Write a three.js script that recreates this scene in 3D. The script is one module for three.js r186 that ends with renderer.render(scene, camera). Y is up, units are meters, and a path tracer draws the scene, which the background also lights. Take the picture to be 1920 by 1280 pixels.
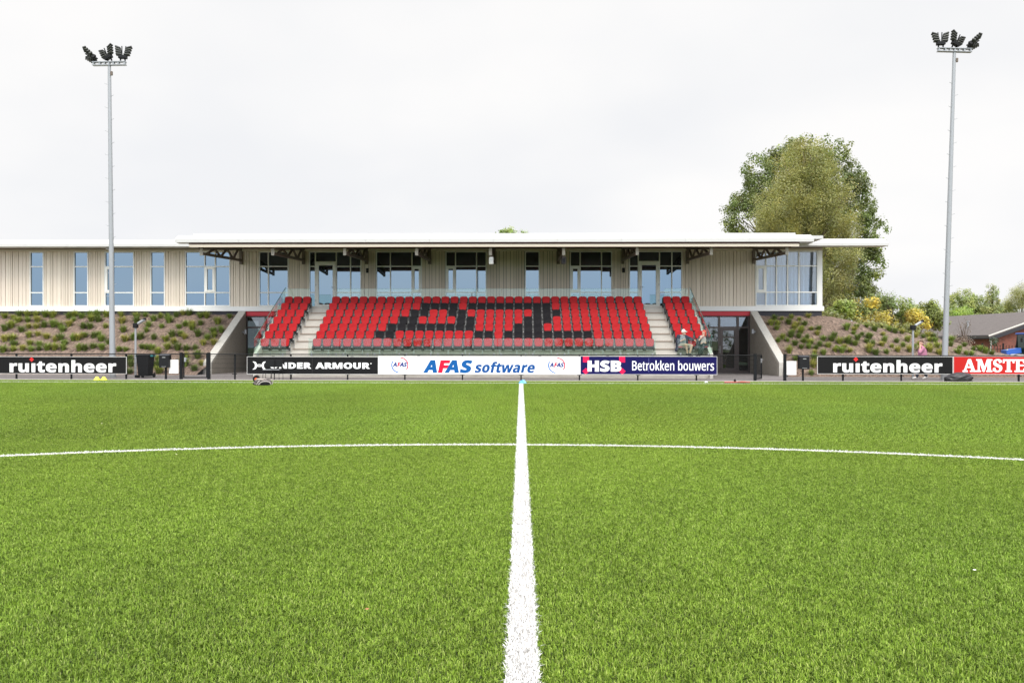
import * as THREE from 'three';
import { RoundedBoxGeometry } from 'three/addons/geometries/RoundedBoxGeometry.js';
import { mergeGeometries } from 'three/addons/utils/BufferGeometryUtils.js';
import { ImprovedNoise } from 'three/addons/math/ImprovedNoise.js';

// ---------- camera, sky, sun, exposure ----------
const scene = new THREE.Scene();
const camera = new THREE.PerspectiveCamera(43.6028, 1.5, 0.1, 3000);
camera.position.set(0, 1.45, 0);
camera.rotation.y = Math.atan(17 / 1600);
camera.setViewOffset(1920, 1280, 0, -10, 1920, 1280);
const renderer = new THREE.WebGLRenderer({ antialias: true });
renderer.toneMapping = THREE.LinearToneMapping;
renderer.toneMappingExposure = 1.85;
renderer.shadowMap.enabled = true;

const noise = new ImprovedNoise();
const fbm = (x, y, z, n = 5) => { let a = 0.5, s = 0; for (let i = 0; i < n; i++) { s += a * noise.noise(x, y, z); x *= 2.03; y *= 2.03; z *= 2.03; a *= 0.5; } return s; };
const clamp = (x, a = 0, b = 1) => Math.min(b, Math.max(a, x)), lerp = (a, b, t) => a + (b - a) * t, smooth = (a, b, x) => { const t = clamp((x - a) / (b - a)); return t * t * (3 - 2 * t); };
{
  const W = 1024, H = 512, data = new Float32Array(W * H * 4);
  for (let j = 0; j < H; j++) for (let i = 0; i < W; i++) {
    const up = ((j + 0.5) / H - 0.5) * Math.PI, ro = ((i + 0.5) / W - 0.5) * 2 * Math.PI;
    const y = Math.sin(up), x = Math.cos(ro) * Math.cos(up), z = Math.sin(ro) * Math.cos(up), k = 1 / (Math.max(y, 0) + 0.22);
    const n = fbm(x * k * 0.9 + 3.1, z * k * 0.9, 7.7, 6) + 0.6 * fbm(x * k * 0.35, z * k * 0.35 + 9, 2.2, 3);
    const t = clamp(0.72 + n * 2.2);                                   // 1 = thick white cloud, 0 = thin grey-blue cloud
    const b = smooth(-0.25, 0.75, z);                                  // thinner, bluer cloud on the far side of the sky
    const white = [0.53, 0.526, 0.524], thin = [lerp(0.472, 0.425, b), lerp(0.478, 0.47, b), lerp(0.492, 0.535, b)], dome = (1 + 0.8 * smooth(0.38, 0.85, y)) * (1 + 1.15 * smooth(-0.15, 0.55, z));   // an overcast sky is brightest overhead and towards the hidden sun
    const low = smooth(0.5, 0.0, y) * 0.012, o = (j * W + i) * 4, tt = lerp(t, t * 0.55, b);
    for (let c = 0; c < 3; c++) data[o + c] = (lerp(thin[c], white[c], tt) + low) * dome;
    data[o + 3] = 1;
  }
  const sky = new THREE.DataTexture(data, W, H, THREE.RGBAFormat, THREE.FloatType);
  sky.mapping = THREE.EquirectangularReflectionMapping; sky.magFilter = THREE.LinearFilter; sky.needsUpdate = true;
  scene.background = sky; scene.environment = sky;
}
const sun = new THREE.DirectionalLight(new THREE.Color(1, 0.91, 0.78), 1.1);
sun.position.set(7, 46, -5); sun.target.position.set(0, 0, -38);
sun.castShadow = true; sun.shadow.radius = 44; sun.shadow.mapSize.set(2048, 2048);
Object.assign(sun.shadow.camera, { left: -50, right: 50, top: 50, bottom: -50, near: 1, far: 160 });
scene.add(sun, sun.target);

// ---------- helpers ----------
let seed = 1234567;
const rnd = () => { seed = (seed + 0x6D2B79F5) | 0; let t = Math.imul(seed ^ (seed >>> 15), 1 | seed); t = (t + Math.imul(t ^ (t >>> 7), 61 | t)) ^ t; return ((t ^ (t >>> 14)) >>> 0) / 4294967296; };
const rr = (a, b) => a + (b - a) * rnd(), pick = (a) => a[Math.floor(rnd() * a.length)];
const used = {};
const numbered = (n) => { const k = used[n] = (used[n] ?? -1) + 1; return k ? n + '_' + String(k).padStart(3, '0') : n; };
const V = (x, y, z) => new THREE.Vector3(x, y, z);
function mat(r, g, b, roughness = 0.7, more = {}) { return new THREE.MeshStandardMaterial({ color: new THREE.Color().setRGB(r, g, b), roughness, ...more }); }
function phys(r, g, b, more) { return new THREE.MeshPhysicalMaterial({ color: new THREE.Color().setRGB(r, g, b), ...more }); }
function tag(o, label, category, group, kind) { o.userData.label = label; if (category) o.userData.category = category; if (group) o.userData.group = group; if (kind) o.userData.kind = kind; return o; }
function shade(o) { o.castShadow = true; o.receiveShadow = true; return o; }
function thing(name, label, category, x = 0, y = 0, z = 0, turn = 0, group) {
  const o = new THREE.Group(); o.name = numbered(name); o.position.set(x, y, z); o.rotation.y = turn; scene.add(o); return tag(o, label, category, group);
}
function part(parent, name, geo, m, x = 0, y = 0, z = 0) { const o = shade(new THREE.Mesh(geo, m)); o.name = name; o.position.set(x, y, z); parent.add(o); return o; }
function struct(name, geo, m, label) { const o = shade(new THREE.Mesh(geo, m)); o.name = numbered(name); o.userData.kind = 'structure'; if (label) o.userData.label = label; scene.add(o); return o; }
function solo(name, geo, m, label, category, x = 0, y = 0, z = 0, group) { const o = shade(new THREE.Mesh(geo, m)); o.name = numbered(name); o.position.set(x, y, z); scene.add(o); return tag(o, label, category, group); }
const flat = (g) => { g = g.index ? g.toNonIndexed() : g; for (const k of Object.keys(g.attributes)) if (!['position', 'normal', 'uv'].includes(k)) g.deleteAttribute(k); return g; };
const merge = (l) => mergeGeometries(l.map(flat));
const bx = (w, h, d, x = 0, y = 0, z = 0) => new THREE.BoxGeometry(w, h, d).translate(x, y, z);
const span = (x0, x1, y0, y1, z0, z1) => bx(x1 - x0, y1 - y0, z1 - z0, (x0 + x1) / 2, (y0 + y1) / 2, (z0 + z1) / 2);
const rb = (w, h, d, r = 0.02, x = 0, y = 0, z = 0, n = 2) => new RoundedBoxGeometry(w, h, d, n, r).translate(x, y, z);
function bar(a, b, w, h = w) {                                       // a square bar between two points
  const d = V(...b).sub(V(...a)), g = new THREE.BoxGeometry(w, h, d.length());
  return g.applyMatrix4(new THREE.Matrix4().lookAt(V(...b), V(...a), Math.abs(d.y) > 0.95 * d.length() ? V(0, 0, 1) : V(0, 1, 0))).translate((a[0] + b[0]) / 2, (a[1] + b[1]) / 2, (a[2] + b[2]) / 2);
}
function rod(a, b, r0, r1 = r0, n = 8) {
  const d = V(...b).sub(V(...a)), g = new THREE.CylinderGeometry(r1, r0, d.length(), n);
  return g.applyQuaternion(new THREE.Quaternion().setFromUnitVectors(V(0, 1, 0), d.clone().normalize())).translate((a[0] + b[0]) / 2, (a[1] + b[1]) / 2, (a[2] + b[2]) / 2);
}
const ball = (x, y, z, rx, ry = rx, rz = rx, n = 12) => new THREE.SphereGeometry(1, n, Math.ceil(n * 0.7)).scale(rx, ry, rz).translate(x, y, z);
const shape = (p) => new THREE.Shape(p.map((q) => new THREE.Vector2(q[0], q[1])));
// a profile in (z, y) drawn out along x from x0 to x1
const prism = (p, x0, x1) => new THREE.ExtrudeGeometry(shape(p.map(([z, y]) => [-z, y])), { depth: x1 - x0, bevelEnabled: false }).rotateY(Math.PI / 2).translate(x0, 0, 0);
function speckle(size, f, m = THREE.SRGBColorSpace) {                // a repeating texture, f(u, v) -> grey or [r, g, b] in 0..1
  const d = new Uint8Array(size * size * 4);
  for (let j = 0; j < size; j++) for (let i = 0; i < size; i++) { const c = f(i / size, j / size), o = (j * size + i) * 4; for (let k = 0; k < 3; k++) d[o + k] = 255 * clamp(c.length ? c[k] : c); d[o + 3] = 255; }
  const t = new THREE.DataTexture(d, size, size); t.colorSpace = m; t.wrapS = t.wrapT = THREE.RepeatWrapping; t.magFilter = THREE.LinearFilter; t.needsUpdate = true; return t;
}
const tile = (u, v, f, z, n = 4) => { const a = 6.2831853; return fbm(Math.cos(u * a) * f, Math.sin(u * a) * f + 5 * z, Math.cos(v * a) * f + Math.sin(v * a) * f * 1.7, n); };
const TILT = -0.0021, gy = (x) => TILT * x;                          // the pitch falls gently to the right for drainage
function heightfield(x0, x1, z0, z1, nx, nz, f, uvm = 1) {
  const p = [], uv = [], ix = [];
  for (let j = 0; j <= nz; j++) for (let i = 0; i <= nx; i++) { const x = lerp(x0, x1, i / nx), z = lerp(z0, z1, j / nz); p.push(x, f(x, z), z); uv.push(x / uvm, z / uvm); }
  for (let j = 0; j < nz; j++) for (let i = 0; i < nx; i++) { const a = j * (nx + 1) + i, b = a + nx + 1; z1 > z0 ? ix.push(a, b, a + 1, b, b + 1, a + 1) : ix.push(a, a + 1, b, b, a + 1, b + 1); }
  const g = new THREE.BufferGeometry(); g.setAttribute('position', new THREE.Float32BufferAttribute(p, 3)); g.setAttribute('uv', new THREE.Float32BufferAttribute(uv, 2)); g.setIndex(ix); g.computeVertexNormals(); return g;
}

// ---------- materials ----------
const asphaltTex = speckle(256, (u, v) => { const n = 0.52 + 0.16 * tile(u, v, 9, 1) + 0.1 * (rnd() - 0.5); return [n * 1.0, n * 0.985, n * 0.98]; });
const soilTex = speckle(512, (u, v) => { const n = 0.8 + 0.6 * tile(u, v, 8, 2, 6) + 0.5 * tile(u, v, 2.2, 6, 3) + 0.42 * (rnd() - 0.5); return [n, n * (0.97 + 0.05 * rnd()), n * 0.97]; });
const soilBump = speckle(512, (u, v) => 0.5 + 0.6 * tile(u, v, 14, 3, 6) + 0.35 * (rnd() - 0.5), THREE.NoColorSpace);
const concreteTex = speckle(256, (u, v) => 0.9 + 0.22 * tile(u, v, 4, 4, 6) + 0.05 * (rnd() - 0.5));
const M = {
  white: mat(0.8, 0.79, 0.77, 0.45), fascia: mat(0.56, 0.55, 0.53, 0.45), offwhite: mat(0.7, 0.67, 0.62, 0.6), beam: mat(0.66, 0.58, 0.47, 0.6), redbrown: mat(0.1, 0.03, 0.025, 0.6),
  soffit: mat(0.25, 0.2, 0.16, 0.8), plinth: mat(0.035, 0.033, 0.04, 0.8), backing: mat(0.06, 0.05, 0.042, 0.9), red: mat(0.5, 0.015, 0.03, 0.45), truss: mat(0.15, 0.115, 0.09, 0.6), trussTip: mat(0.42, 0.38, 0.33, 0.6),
  board: [[0.7, 0.61, 0.51], [0.74, 0.65, 0.54], [0.66, 0.575, 0.475], [0.71, 0.615, 0.51]].map((c) => mat(...c, 0.75)),
  frame: mat(0.82, 0.81, 0.76, 0.5), darkframe: mat(0.08, 0.06, 0.055, 0.5), metal: mat(0.45, 0.45, 0.46, 0.4, { metalness: 0.7 }), galv: mat(0.35, 0.36, 0.375, 0.5, { metalness: 0.25 }),
  solar: new THREE.MeshStandardMaterial({ color: new THREE.Color().setRGB(0.142, 0.192, 0.238), roughness: 0.015, metalness: 1 }),
  bayglass: phys(0.75, 0.84, 0.92, { roughness: 0.01, metalness: 0, transmission: 1, ior: 1.9 }),
  darkglass: phys(0.3, 0.34, 0.36, { roughness: 0.01, transmission: 1, ior: 2.0 }),
  baluster: phys(0.88, 0.95, 0.915, { roughness: 0.02, transmission: 1, ior: 1.5 }), glassEdge: mat(0.05, 0.13, 0.11, 0.3),
  concrete: mat(0.6, 0.56, 0.5, 0.85, { map: concreteTex }), wallgrey: mat(0.36, 0.32, 0.27, 0.85, { map: concreteTex }), cap: mat(0.62, 0.59, 0.53, 0.75, { map: concreteTex }),
  black: phys(0.012, 0.012, 0.013, { roughness: 0.55, specularIntensity: 0.4 }), rubber: phys(0.014, 0.014, 0.015, { roughness: 0.8, specularIntensity: 0.4 }), post: phys(0.008, 0.009, 0.01, { roughness: 0.5, specularIntensity: 0.4 }),
  seatRed: phys(0.375, 0.011, 0.014, { roughness: 0.55, specularIntensity: 0.3 }), seatBlack: phys(0.012, 0.011, 0.0125, { roughness: 0.6, specularIntensity: 0.2 }), bracket: mat(0.02, 0.02, 0.02, 0.5), seatPost: mat(0.33, 0.33, 0.32, 0.5, { metalness: 0.2 }),
  asphalt: mat(0.78, 0.72, 0.7, 0.95, { map: asphaltTex }), kerb: mat(0.72, 0.66, 0.58, 0.9, { map: concreteTex }),
  soil: mat(0.46, 0.33, 0.265, 1, { map: soilTex, bumpMap: soilBump, bumpScale: 0.06 }),
  infill: mat(0.05, 0.07, 0.018, 1), lineBase: mat(0.62, 0.59, 0.55, 1), skin: mat(0.55, 0.32, 0.24, 0.6),
};
// ---------- the ground, the pitch and its lines ----------
const groundGeo = new THREE.PlaneGeometry(1600, 1600).rotateX(-Math.PI / 2);
{ const g = struct('ground', groundGeo, mat(0.1, 0.13, 0.05, 1), 'flat green land round the sports ground'); g.rotation.z = TILT; g.position.y = -0.03; }
const EDGE = 35.75, LW = 0.145;                                      // where the turf ends, and the width of the lines
struct('pitch', heightfield(-60, 60, -EDGE, 45, 2, 2, (x) => gy(x)), M.infill, 'green artificial turf football pitch');
const PAL = [[0.214, 0.322, 0.032], [0.169, 0.266, 0.023], [0.11, 0.186, 0.011], [0.055, 0.103, 0.005], [0.285, 0.384, 0.065], [0.328, 0.394, 0.099]], PALW = [0.28, 0.52, 0.7, 0.83, 0.94, 1];
function blades(list) {                                              // list of [x, y, z, length, width, lean, heading, r, g, b]
  const n = list.length, p = new Float32Array(n * 15), c = new Float32Array(n * 15), ix = new Uint32Array(n * 9);
  list.forEach(([x, y, z, l, w, a, h, r, g, b], i) => {
    const dx = Math.cos(h), dz = Math.sin(h), sx = -dz * w / 2, sz = dx * w / 2, m = l * 0.55, k = a * 0.35;
    const q = [[-sx, 0, -sz], [sx, 0, sz], [dx * m * Math.sin(k) - sx, m * Math.cos(k), dz * m * Math.sin(k) - sz], [dx * m * Math.sin(k) + sx, m * Math.cos(k), dz * m * Math.sin(k) + sz], [dx * l * Math.sin(a), l * Math.cos(a), dz * l * Math.sin(a)]];
    q.forEach((v, j) => { const o = i * 15 + j * 3; p[o] = x + v[0]; p[o + 1] = y + v[1]; p[o + 2] = z + v[2]; c[o] = r; c[o + 1] = g; c[o + 2] = b; });
    ix.set([0, 1, 2, 1, 3, 2, 2, 3, 4].map((v) => v + i * 5), i * 9);
  });
  const geo = new THREE.BufferGeometry();
  geo.setAttribute('position', new THREE.BufferAttribute(p, 3)); geo.setAttribute('color', new THREE.BufferAttribute(c, 3)); geo.setIndex(new THREE.BufferAttribute(ix, 1)); geo.computeVertexNormals();
  return geo;
}
function greenBlade(x, z, l, w) {
  const t = rnd(), c = PAL[PALW.findIndex((q) => t <= q)], k = rr(0.85, 1.15) * (1 + 0.26 * noise.noise(x * 13, 3.3, z * 13) + 0.16 * noise.noise(x * 40, 7.1, z * 40));
  return [x, 0, z, l * rr(0.7, 1.15), w * rr(0.8, 1.25), rr(0.12, 1.15), rr(0, 6.283), c[0] * k, c[1] * k, c[2] * k];
}
const turfMat = phys(1, 1, 1, { vertexColors: true, roughness: 0.6, specularIntensity: 0.45, side: THREE.DoubleSide });
const PS = 0.5;
const nearPatch = [0, 1, 2].map(() => { const l = []; for (let i = 0; i < 4400; i++) l.push(greenBlade(rr(-PS / 2, PS / 2), rr(-PS / 2, PS / 2), 0.032, 0.004)); return blades(l); });
const farPatch = [0, 1].map(() => { const l = []; for (let i = 0; i < 1700; i++) l.push(greenBlade(rr(-PS / 2, PS / 2), rr(-PS / 2, PS / 2), 0.032, 0.0075)); return blades(l); });
const CIRCLE = [-0.178, 2.945, 15.42], LINE_X = 0.006, TOUCH = 33.6;              // centre x, z and radius of the circle
const onCircle = (x, z, half) => Math.abs(Math.hypot(x - CIRCLE[0], z - CIRCLE[1]) - CIRCLE[2]) < half;
{
  const spots = [[], [], [], [], []], cut = [], m = new THREE.Matrix4(), q = new THREE.Quaternion(), put = [];
  const rows = [];                                                   // rows of patches, broken at the touchline
  for (let d = TOUCH - LW / 2 - PS / 2; d > 2.6; d -= PS) rows.push([d, PS]);
  for (let d = TOUCH + LW / 2 + PS / 2; d < EDGE + 0.1; d += PS) rows.push([Math.min(d, EDGE - PS / 2), PS]);
  for (const [d] of rows) for (const side of [-1, 1]) {
    const reach = d * 0.66 + 2.5;
    for (let a = (d < TOUCH ? LW / 2 : 0) + PS / 2; a < reach; a += PS) {
      const x = LINE_X + side * a, z = -d;
      const t = Math.hypot(x - CIRCLE[0], z - CIRCLE[1]) - CIRCLE[2];
      if (Math.abs(t) < 0.5) { for (let i = 0; i < 2600; i++) { const u = x + rr(-PS / 2, PS / 2), w = z + rr(-PS / 2, PS / 2); if (!onCircle(u, w, LW / 2 * rr(0.85, 1.0))) { const b = greenBlade(u, w, 0.034, 0.0065); b[1] = gy(u); cut.push(b); } } continue; }
      const k = d < 13 ? Math.floor(rnd() * 3) : 3 + Math.floor(rnd() * 2);
      spots[k].push([x, z]);
    }
  }
  const up = V(0, 1, 0), col = new THREE.Color();
  spots.forEach((list, k) => {
    const o = new THREE.InstancedMesh(k < 3 ? nearPatch[k] : farPatch[k - 3], turfMat, list.length);
    list.forEach(([x, z], i) => {
      const t = 1 + 0.34 * fbm(x * 0.16, z * 0.09, 4.4, 4) + 0.1 * noise.noise(x * 0.9, 3, z * 0.7) + rr(-0.035, 0.035), s = 0.06 * noise.noise(x * 0.2, 9, z * 0.12), lush = clamp((-z - 4) / 26);
      o.setMatrixAt(i, m.compose(V(x, gy(x), z), q.setFromAxisAngle(up, Math.floor(rnd() * 4) * Math.PI / 2), V(1, 1 + 0.2 * s, 1)));
      o.setColorAt(i, col.setRGB(t * (1 + s), t, t * (1 - s)));
    });
    o.name = numbered('grass'); shade(o); scene.add(o); tag(o, 'short green artificial grass blades covering the pitch', 'grass', 'grass blades of the pitch', 'stuff');
  });
  const o = shade(new THREE.Mesh(blades(cut), turfMat)); o.name = numbered('grass'); scene.add(o); tag(o, 'short green artificial grass blades beside the centre circle line', 'grass', null, 'stuff');
}
// white lines: a pale bed and white blades of the same turf
const whiteMat = new THREE.MeshStandardMaterial({ vertexColors: true, roughness: 0.6, side: THREE.DoubleSide });
function whiteBlade(x, z, w) { const k = rr(0.66, 0.84), s = rnd() < 0.03 ? 0.55 : 1; return [x, gy(x), z, 0.037 * rr(0.75, 1.2), w * rr(0.8, 1.3), rr(0.2, 1.15), rr(0, 6.283), k * s, k * s * 0.985, k * s * 0.96]; }
function line(name, label, bed, list) {
  const o = thing(name, label, undefined); o.userData.kind = 'structure';
  part(o, 'line_bed', bed, M.lineBase); const b = part(o, 'white_grass', blades(list), whiteMat); b.userData.kind = 'stuff';
}
{
  const l = [], rag = (z) => LW / 2 * (1.05 + 0.12 * noise.noise(z * 9, 1, 1) + 0.12 * noise.noise(z * 31, 5, 1));
  for (let i = 0; i < 36000; i++) { const d = 2.6 + (TOUCH - 2.6) * Math.pow(rnd(), 1.7), w = rag(d); l.push(whiteBlade(LINE_X + rr(-w, w), -d, 0.0042 + 0.00022 * d)); }
  line('halfway_line', 'wide white halfway line running from the camera to the touchline', heightfield(LINE_X - LW * 0.46, LINE_X + LW * 0.46, -TOUCH, 20, 1, 40, (x) => gy(x) + 0.007), l);
  const a = [], p = [], ix = [], N = 240, at = (r, t) => [CIRCLE[0] + r * Math.cos(t), CIRCLE[1] + r * Math.sin(t)];
  for (let i = 0; i <= N; i++) for (const s of [-1, 1]) { const [x, z] = at(CIRCLE[2] + s * LW / 2, i / N * 6.28319); p.push(x, gy(x) + 0.018, z); }
  for (let i = 0; i < N; i++) ix.push(2 * i, 2 * i + 1, 2 * i + 2, 2 * i + 1, 2 * i + 3, 2 * i + 2);
  const ring = new THREE.BufferGeometry(); ring.setAttribute('position', new THREE.Float32BufferAttribute(p, 3)); ring.setAttribute('uv', new THREE.Float32BufferAttribute(p.filter((_, i) => i % 3 !== 1), 2)); ring.setIndex(ix); ring.computeVertexNormals();
  for (let i = 0; i < 30000; i++) { const t = rr(-Math.PI + 0.35, -0.35), [x, z] = at(CIRCLE[2] + rr(-1, 1) * LW / 2, t); if (Math.abs(x - LINE_X) > LW / 2) a.push(whiteBlade(x, z, 0.0075)); }
  line('centre_circle_line', 'thin white arc of the centre circle crossing the pitch', ring, a);
  const tl = [];
  for (let i = 0; i < 26000; i++) tl.push(whiteBlade(rr(-27, 27), -TOUCH + rr(-LW / 2, LW / 2), 0.011));
  line('touchline', 'white touchline along the far edge of the pitch', heightfield(-60, 60, -TOUCH - LW / 2, -TOUCH + LW / 2, 1, 1, (x) => gy(x) + 0.02), tl);
}
const pathY = (x, d) => lerp(gy(x), 0.06 - 0.0033 * x, smooth(37, 40.5, d));
struct('kerb', merge([...Array(48)].map((_, i) => { const x = -60 + i * 2.5; return span(x + 0.006, x + 2.494, -0.15, gy(x) + 0.035, -EDGE - 0.16, -EDGE); })), M.kerb, 'pale concrete kerb between the turf and the path');
struct('path', heightfield(-60, 60, -47.2, -EDGE - 0.16, 8, 24, (x, z) => pathY(x, -z), 1.5), M.asphalt, 'grey asphalt path behind the fence');

// ---------- earth banks ----------
const table = (t, d) => { if (d <= t[0][0]) return t[0][1]; for (let i = 1; i < t.length; i++) if (d <= t[i][0]) return lerp(t[i - 1][1], t[i][1], (d - t[i - 1][0]) / (t[i][0] - t[i - 1][0])); return t.at(-1)[1]; };
const LEFT_BANK = [[39.9, -0.05], [40.3, 0.12], [41.7, 0.58], [46.9, 3.22]], RIGHT_BANK = [[40.5, -0.1], [40.9, 0.03], [41.7, 0.5], [46.9, 3.15], [51, 3.2], [60, 0.6], [70, 0.2]];
const FALL = [[17, 1], [18.4, 0.88], [19.2, 0.8], [20.6, 0.73], [22.1, 0.64], [24.6, 0.48], [26, 0.35], [34, 0.04]];
const lumps = (x, z) => 0.1 * noise.noise(x * 0.9, 2, z * 0.9) + 0.05 * noise.noise(x * 2.7, 5, z * 2.7) + 0.025 * noise.noise(x * 7, 8, z * 7);
const leftBank = (x, z) => table(LEFT_BANK, -z) + lumps(x, z) * smooth(40, 41.5, -z);
const rightBank = (x, z) => table(RIGHT_BANK, -z) * table(FALL, x) + lumps(x, z) * smooth(40.6, 42, -z);
struct('earth_bank', heightfield(-45, -15.4, -46.98, -39.9, 200, 60, leftBank, 1.6), M.soil, 'brown soil bank left of the stand under the white building base');
{
  const x0 = 12.78;
  struct('earth_bank', heightfield(x0, 46, -70, -40.5, 200, 160, rightBank, 1.6), M.soil, 'brown soil bank right of the stand falling away to the right');
}

// ---------- the clubhouse ----------
const Z = -47, club = thing('clubhouse', 'long clubhouse with beige vertical boards, tall windows and a white flat roof', 'building', 0, 0, 0);
const F = (px) => px;                                                // all measures below are metres
const Y0 = 3.68, Y1 = 6.72, LEFT_END = -38, RIGHT_END = 16.533;
const bayL = 12.871, bayR = 16.3;
// windows as [x0, x1, inner mullions, y0, heights of transoms, casement column]
const WIN = [
  [-27.248, -26.46, [], null], [-24.796, -23.979, [], null], [-23.074, -21.427, [-22.614], 0], [-20.523, -19.708, [], null],
  [-18.597, -16.08, [-17.501, -16.924], 1], [-14.498, -12.843, [-13.975], null],
  [-8.018, -5.47, [-7.214, -6.021], 2], [-4.175, -1.895, [-3.616, -2.454], 0], [0.206, 1.028, [], null],
  [2.686, 5.017, [3.252, 4.431], 0], [bayL, bayR, [13.455, 14.033, 14.637, 15.264], 0],
  [-29.776, -28.958, [], null], [-32.159, -30.967, [], null],
];
const DOORS = [[-11.721, -8.814, -11.367, -10.207, [-9.419]], [5.94, 8.873, 6.452, 7.615, [8.297]]];
const TR = [4.446, 5.885], FR = 0.055;                   // transom heights, bar width
const unit = new THREE.BoxGeometry(1, 1, 1);
function cuboid(parent, name, m, x0, x1, y0, y1, z0, z1) { const o = part(parent, name, unit, m, (x0 + x1) / 2, (y0 + y1) / 2, (z0 + z1) / 2); o.scale.set(x1 - x0, y1 - y0, z1 - z0); return o; }
function paneIn(parent, x0, x1, y0, y1, m, z = Z - 0.045) { const o = part(parent, 'pane', unit, m, (x0 + x1) / 2, (y0 + y1) / 2, z); o.scale.set(x1 - x0 - 0.002, y1 - y0 - 0.002, 0.012); o.rotation.set(rr(-0.005, 0.005), rr(-0.006, 0.006), 0); }   // no two panes sit quite true
function ringBars(x0, x1, y0, y1, w, z0, z1) { return [span(x0, x0 + w, y0, y1, z0, z1), span(x1 - w, x1, y0, y1, z0, z1), span(x0 + w, x1 - w, y0, y0 + w, z0, z1), span(x0 + w, x1 - w, y1 - w, y1, z0, z1)]; }
function makeWindow(x0, x1, mull, casement, glass) {
  const xs = [x0, ...mull, x1], ys = [Y0 + 0.01, ...TR, Y1 - 0.005], g = ringBars(x0, x1, ys[0], ys[3], FR, Z - 0.09, Z + 0.035);
  for (const m of mull) g.push(span(m - FR / 2, m + FR / 2, ys[0] + FR, ys[3] - FR, Z - 0.09, Z + 0.03));
  const w = part(club, 'window', merge(g), M.frame);
  const edge = (i, s) => (i === 0 && s < 0) || (i === xs.length - 1 && s > 0);
  for (let i = 0; i < xs.length - 1; i++) {
    const a = xs[i] + (i ? FR / 2 : FR), b = xs[i + 1] - (i < xs.length - 2 ? FR / 2 : FR);
    cuboid(w, 'transom', M.frame, a, b, TR[0] - FR / 2, TR[0] + FR / 2, Z - 0.085, Z + 0.027); cuboid(w, 'transom', M.frame, a, b, TR[1] - FR / 2, TR[1] + FR / 2, Z - 0.085, Z + 0.027);
    const yy = [[ys[0] + FR, TR[0] - FR / 2], [TR[0] + FR / 2, TR[1] - FR / 2], [TR[1] + FR / 2, ys[3] - FR]];
    yy.forEach(([c, d], k) => {
      if (k === 1 && casement === i) { part(w, 'casement', merge(ringBars(a + 0.004, b - 0.004, c + 0.004, d - 0.004, 0.11, Z - 0.08, Z + 0.05)), M.frame); paneIn(w, a + 0.114, b - 0.114, c + 0.114, d - 0.114, glass, Z - 0.02); } else paneIn(w, a, b, c, d, glass);
    });
  }
}
WIN.forEach(([a, b, m, c], i) => makeWindow(a, b, m, c, i === 10 ? M.bayglass : M.solar));
for (const [x0, x1, d0, d1, mull] of DOORS) {
  const top = 6.106, sill = 3.6;
  const xs = [x0, d0, d1, ...mull, x1], g = ringBars(x0, x1, Y0 - 0.06, Y1 - 0.005, FR, Z - 0.09, Z + 0.035);
  for (const m of [d0, d1, ...mull]) g.push(span(m - FR / 2, m + FR / 2, Y0 + FR - 0.06, Y1 - 0.005 - FR, Z - 0.09, Z + 0.03));
  const w = part(club, 'window', merge(g), M.frame);
  xs.slice(0, -1).forEach((a, i) => {
    const l = a + (i ? FR / 2 : FR), r = xs[i + 1] - (i < xs.length - 2 ? FR / 2 : FR);
    if (i === 1) { paneIn(w, l, r, top + FR, Y1 - 0.005 - FR, M.solar); cuboid(w, 'transom', M.frame, l, r, top, top + FR, Z - 0.085, Z + 0.027); return; }
    for (const t of TR) cuboid(w, 'transom', M.frame, l, r, t - FR / 2, t + FR / 2, Z - 0.085, Z + 0.027);
    paneIn(w, l, r, Y0 + FR - 0.06, TR[0] - FR / 2, M.solar); paneIn(w, l, r, TR[0] + FR / 2, TR[1] - FR / 2, M.solar); paneIn(w, l, r, TR[1] + FR / 2, Y1 - 0.005 - FR, M.solar);
  });
  const a = d0 + FR / 2 + 0.005, b = d1 - FR / 2 - 0.005, dy = sill + 0.03;
  const door = part(club, 'door', merge([...ringBars(a, b, dy, top - 0.005, 0.16, Z - 0.07, Z + 0.06)]), M.frame);
  paneIn(door, a + 0.16, b - 0.16, dy + 0.16, top - 0.165, M.solar, Z - 0.01);
  const hx = d0 < 0 ? b - 0.08 : a + 0.08, hd = d0 < 0 ? -1 : 1;
  part(door, 'handle', merge([rb(0.035, 0.22, 0.02, 0.008, hx, dy + 1.05, Z + 0.07), rod([hx, dy + 1.1, Z + 0.07], [hx, dy + 1.1, Z + 0.12], 0.012), rod([hx, dy + 1.1, Z + 0.12], [hx + hd * 0.16, dy + 1.1, Z + 0.12], 0.012)]), M.metal);
  for (const k of [0.15, 0.5, 0.85]) part(door, 'hinge', rod([0, -0.06, 0], [0, 0.06, 0], 0.018), M.metal, d0 < 0 ? a + 0.01 : b - 0.01, lerp(dy, top, k), Z + 0.07);
}
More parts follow.
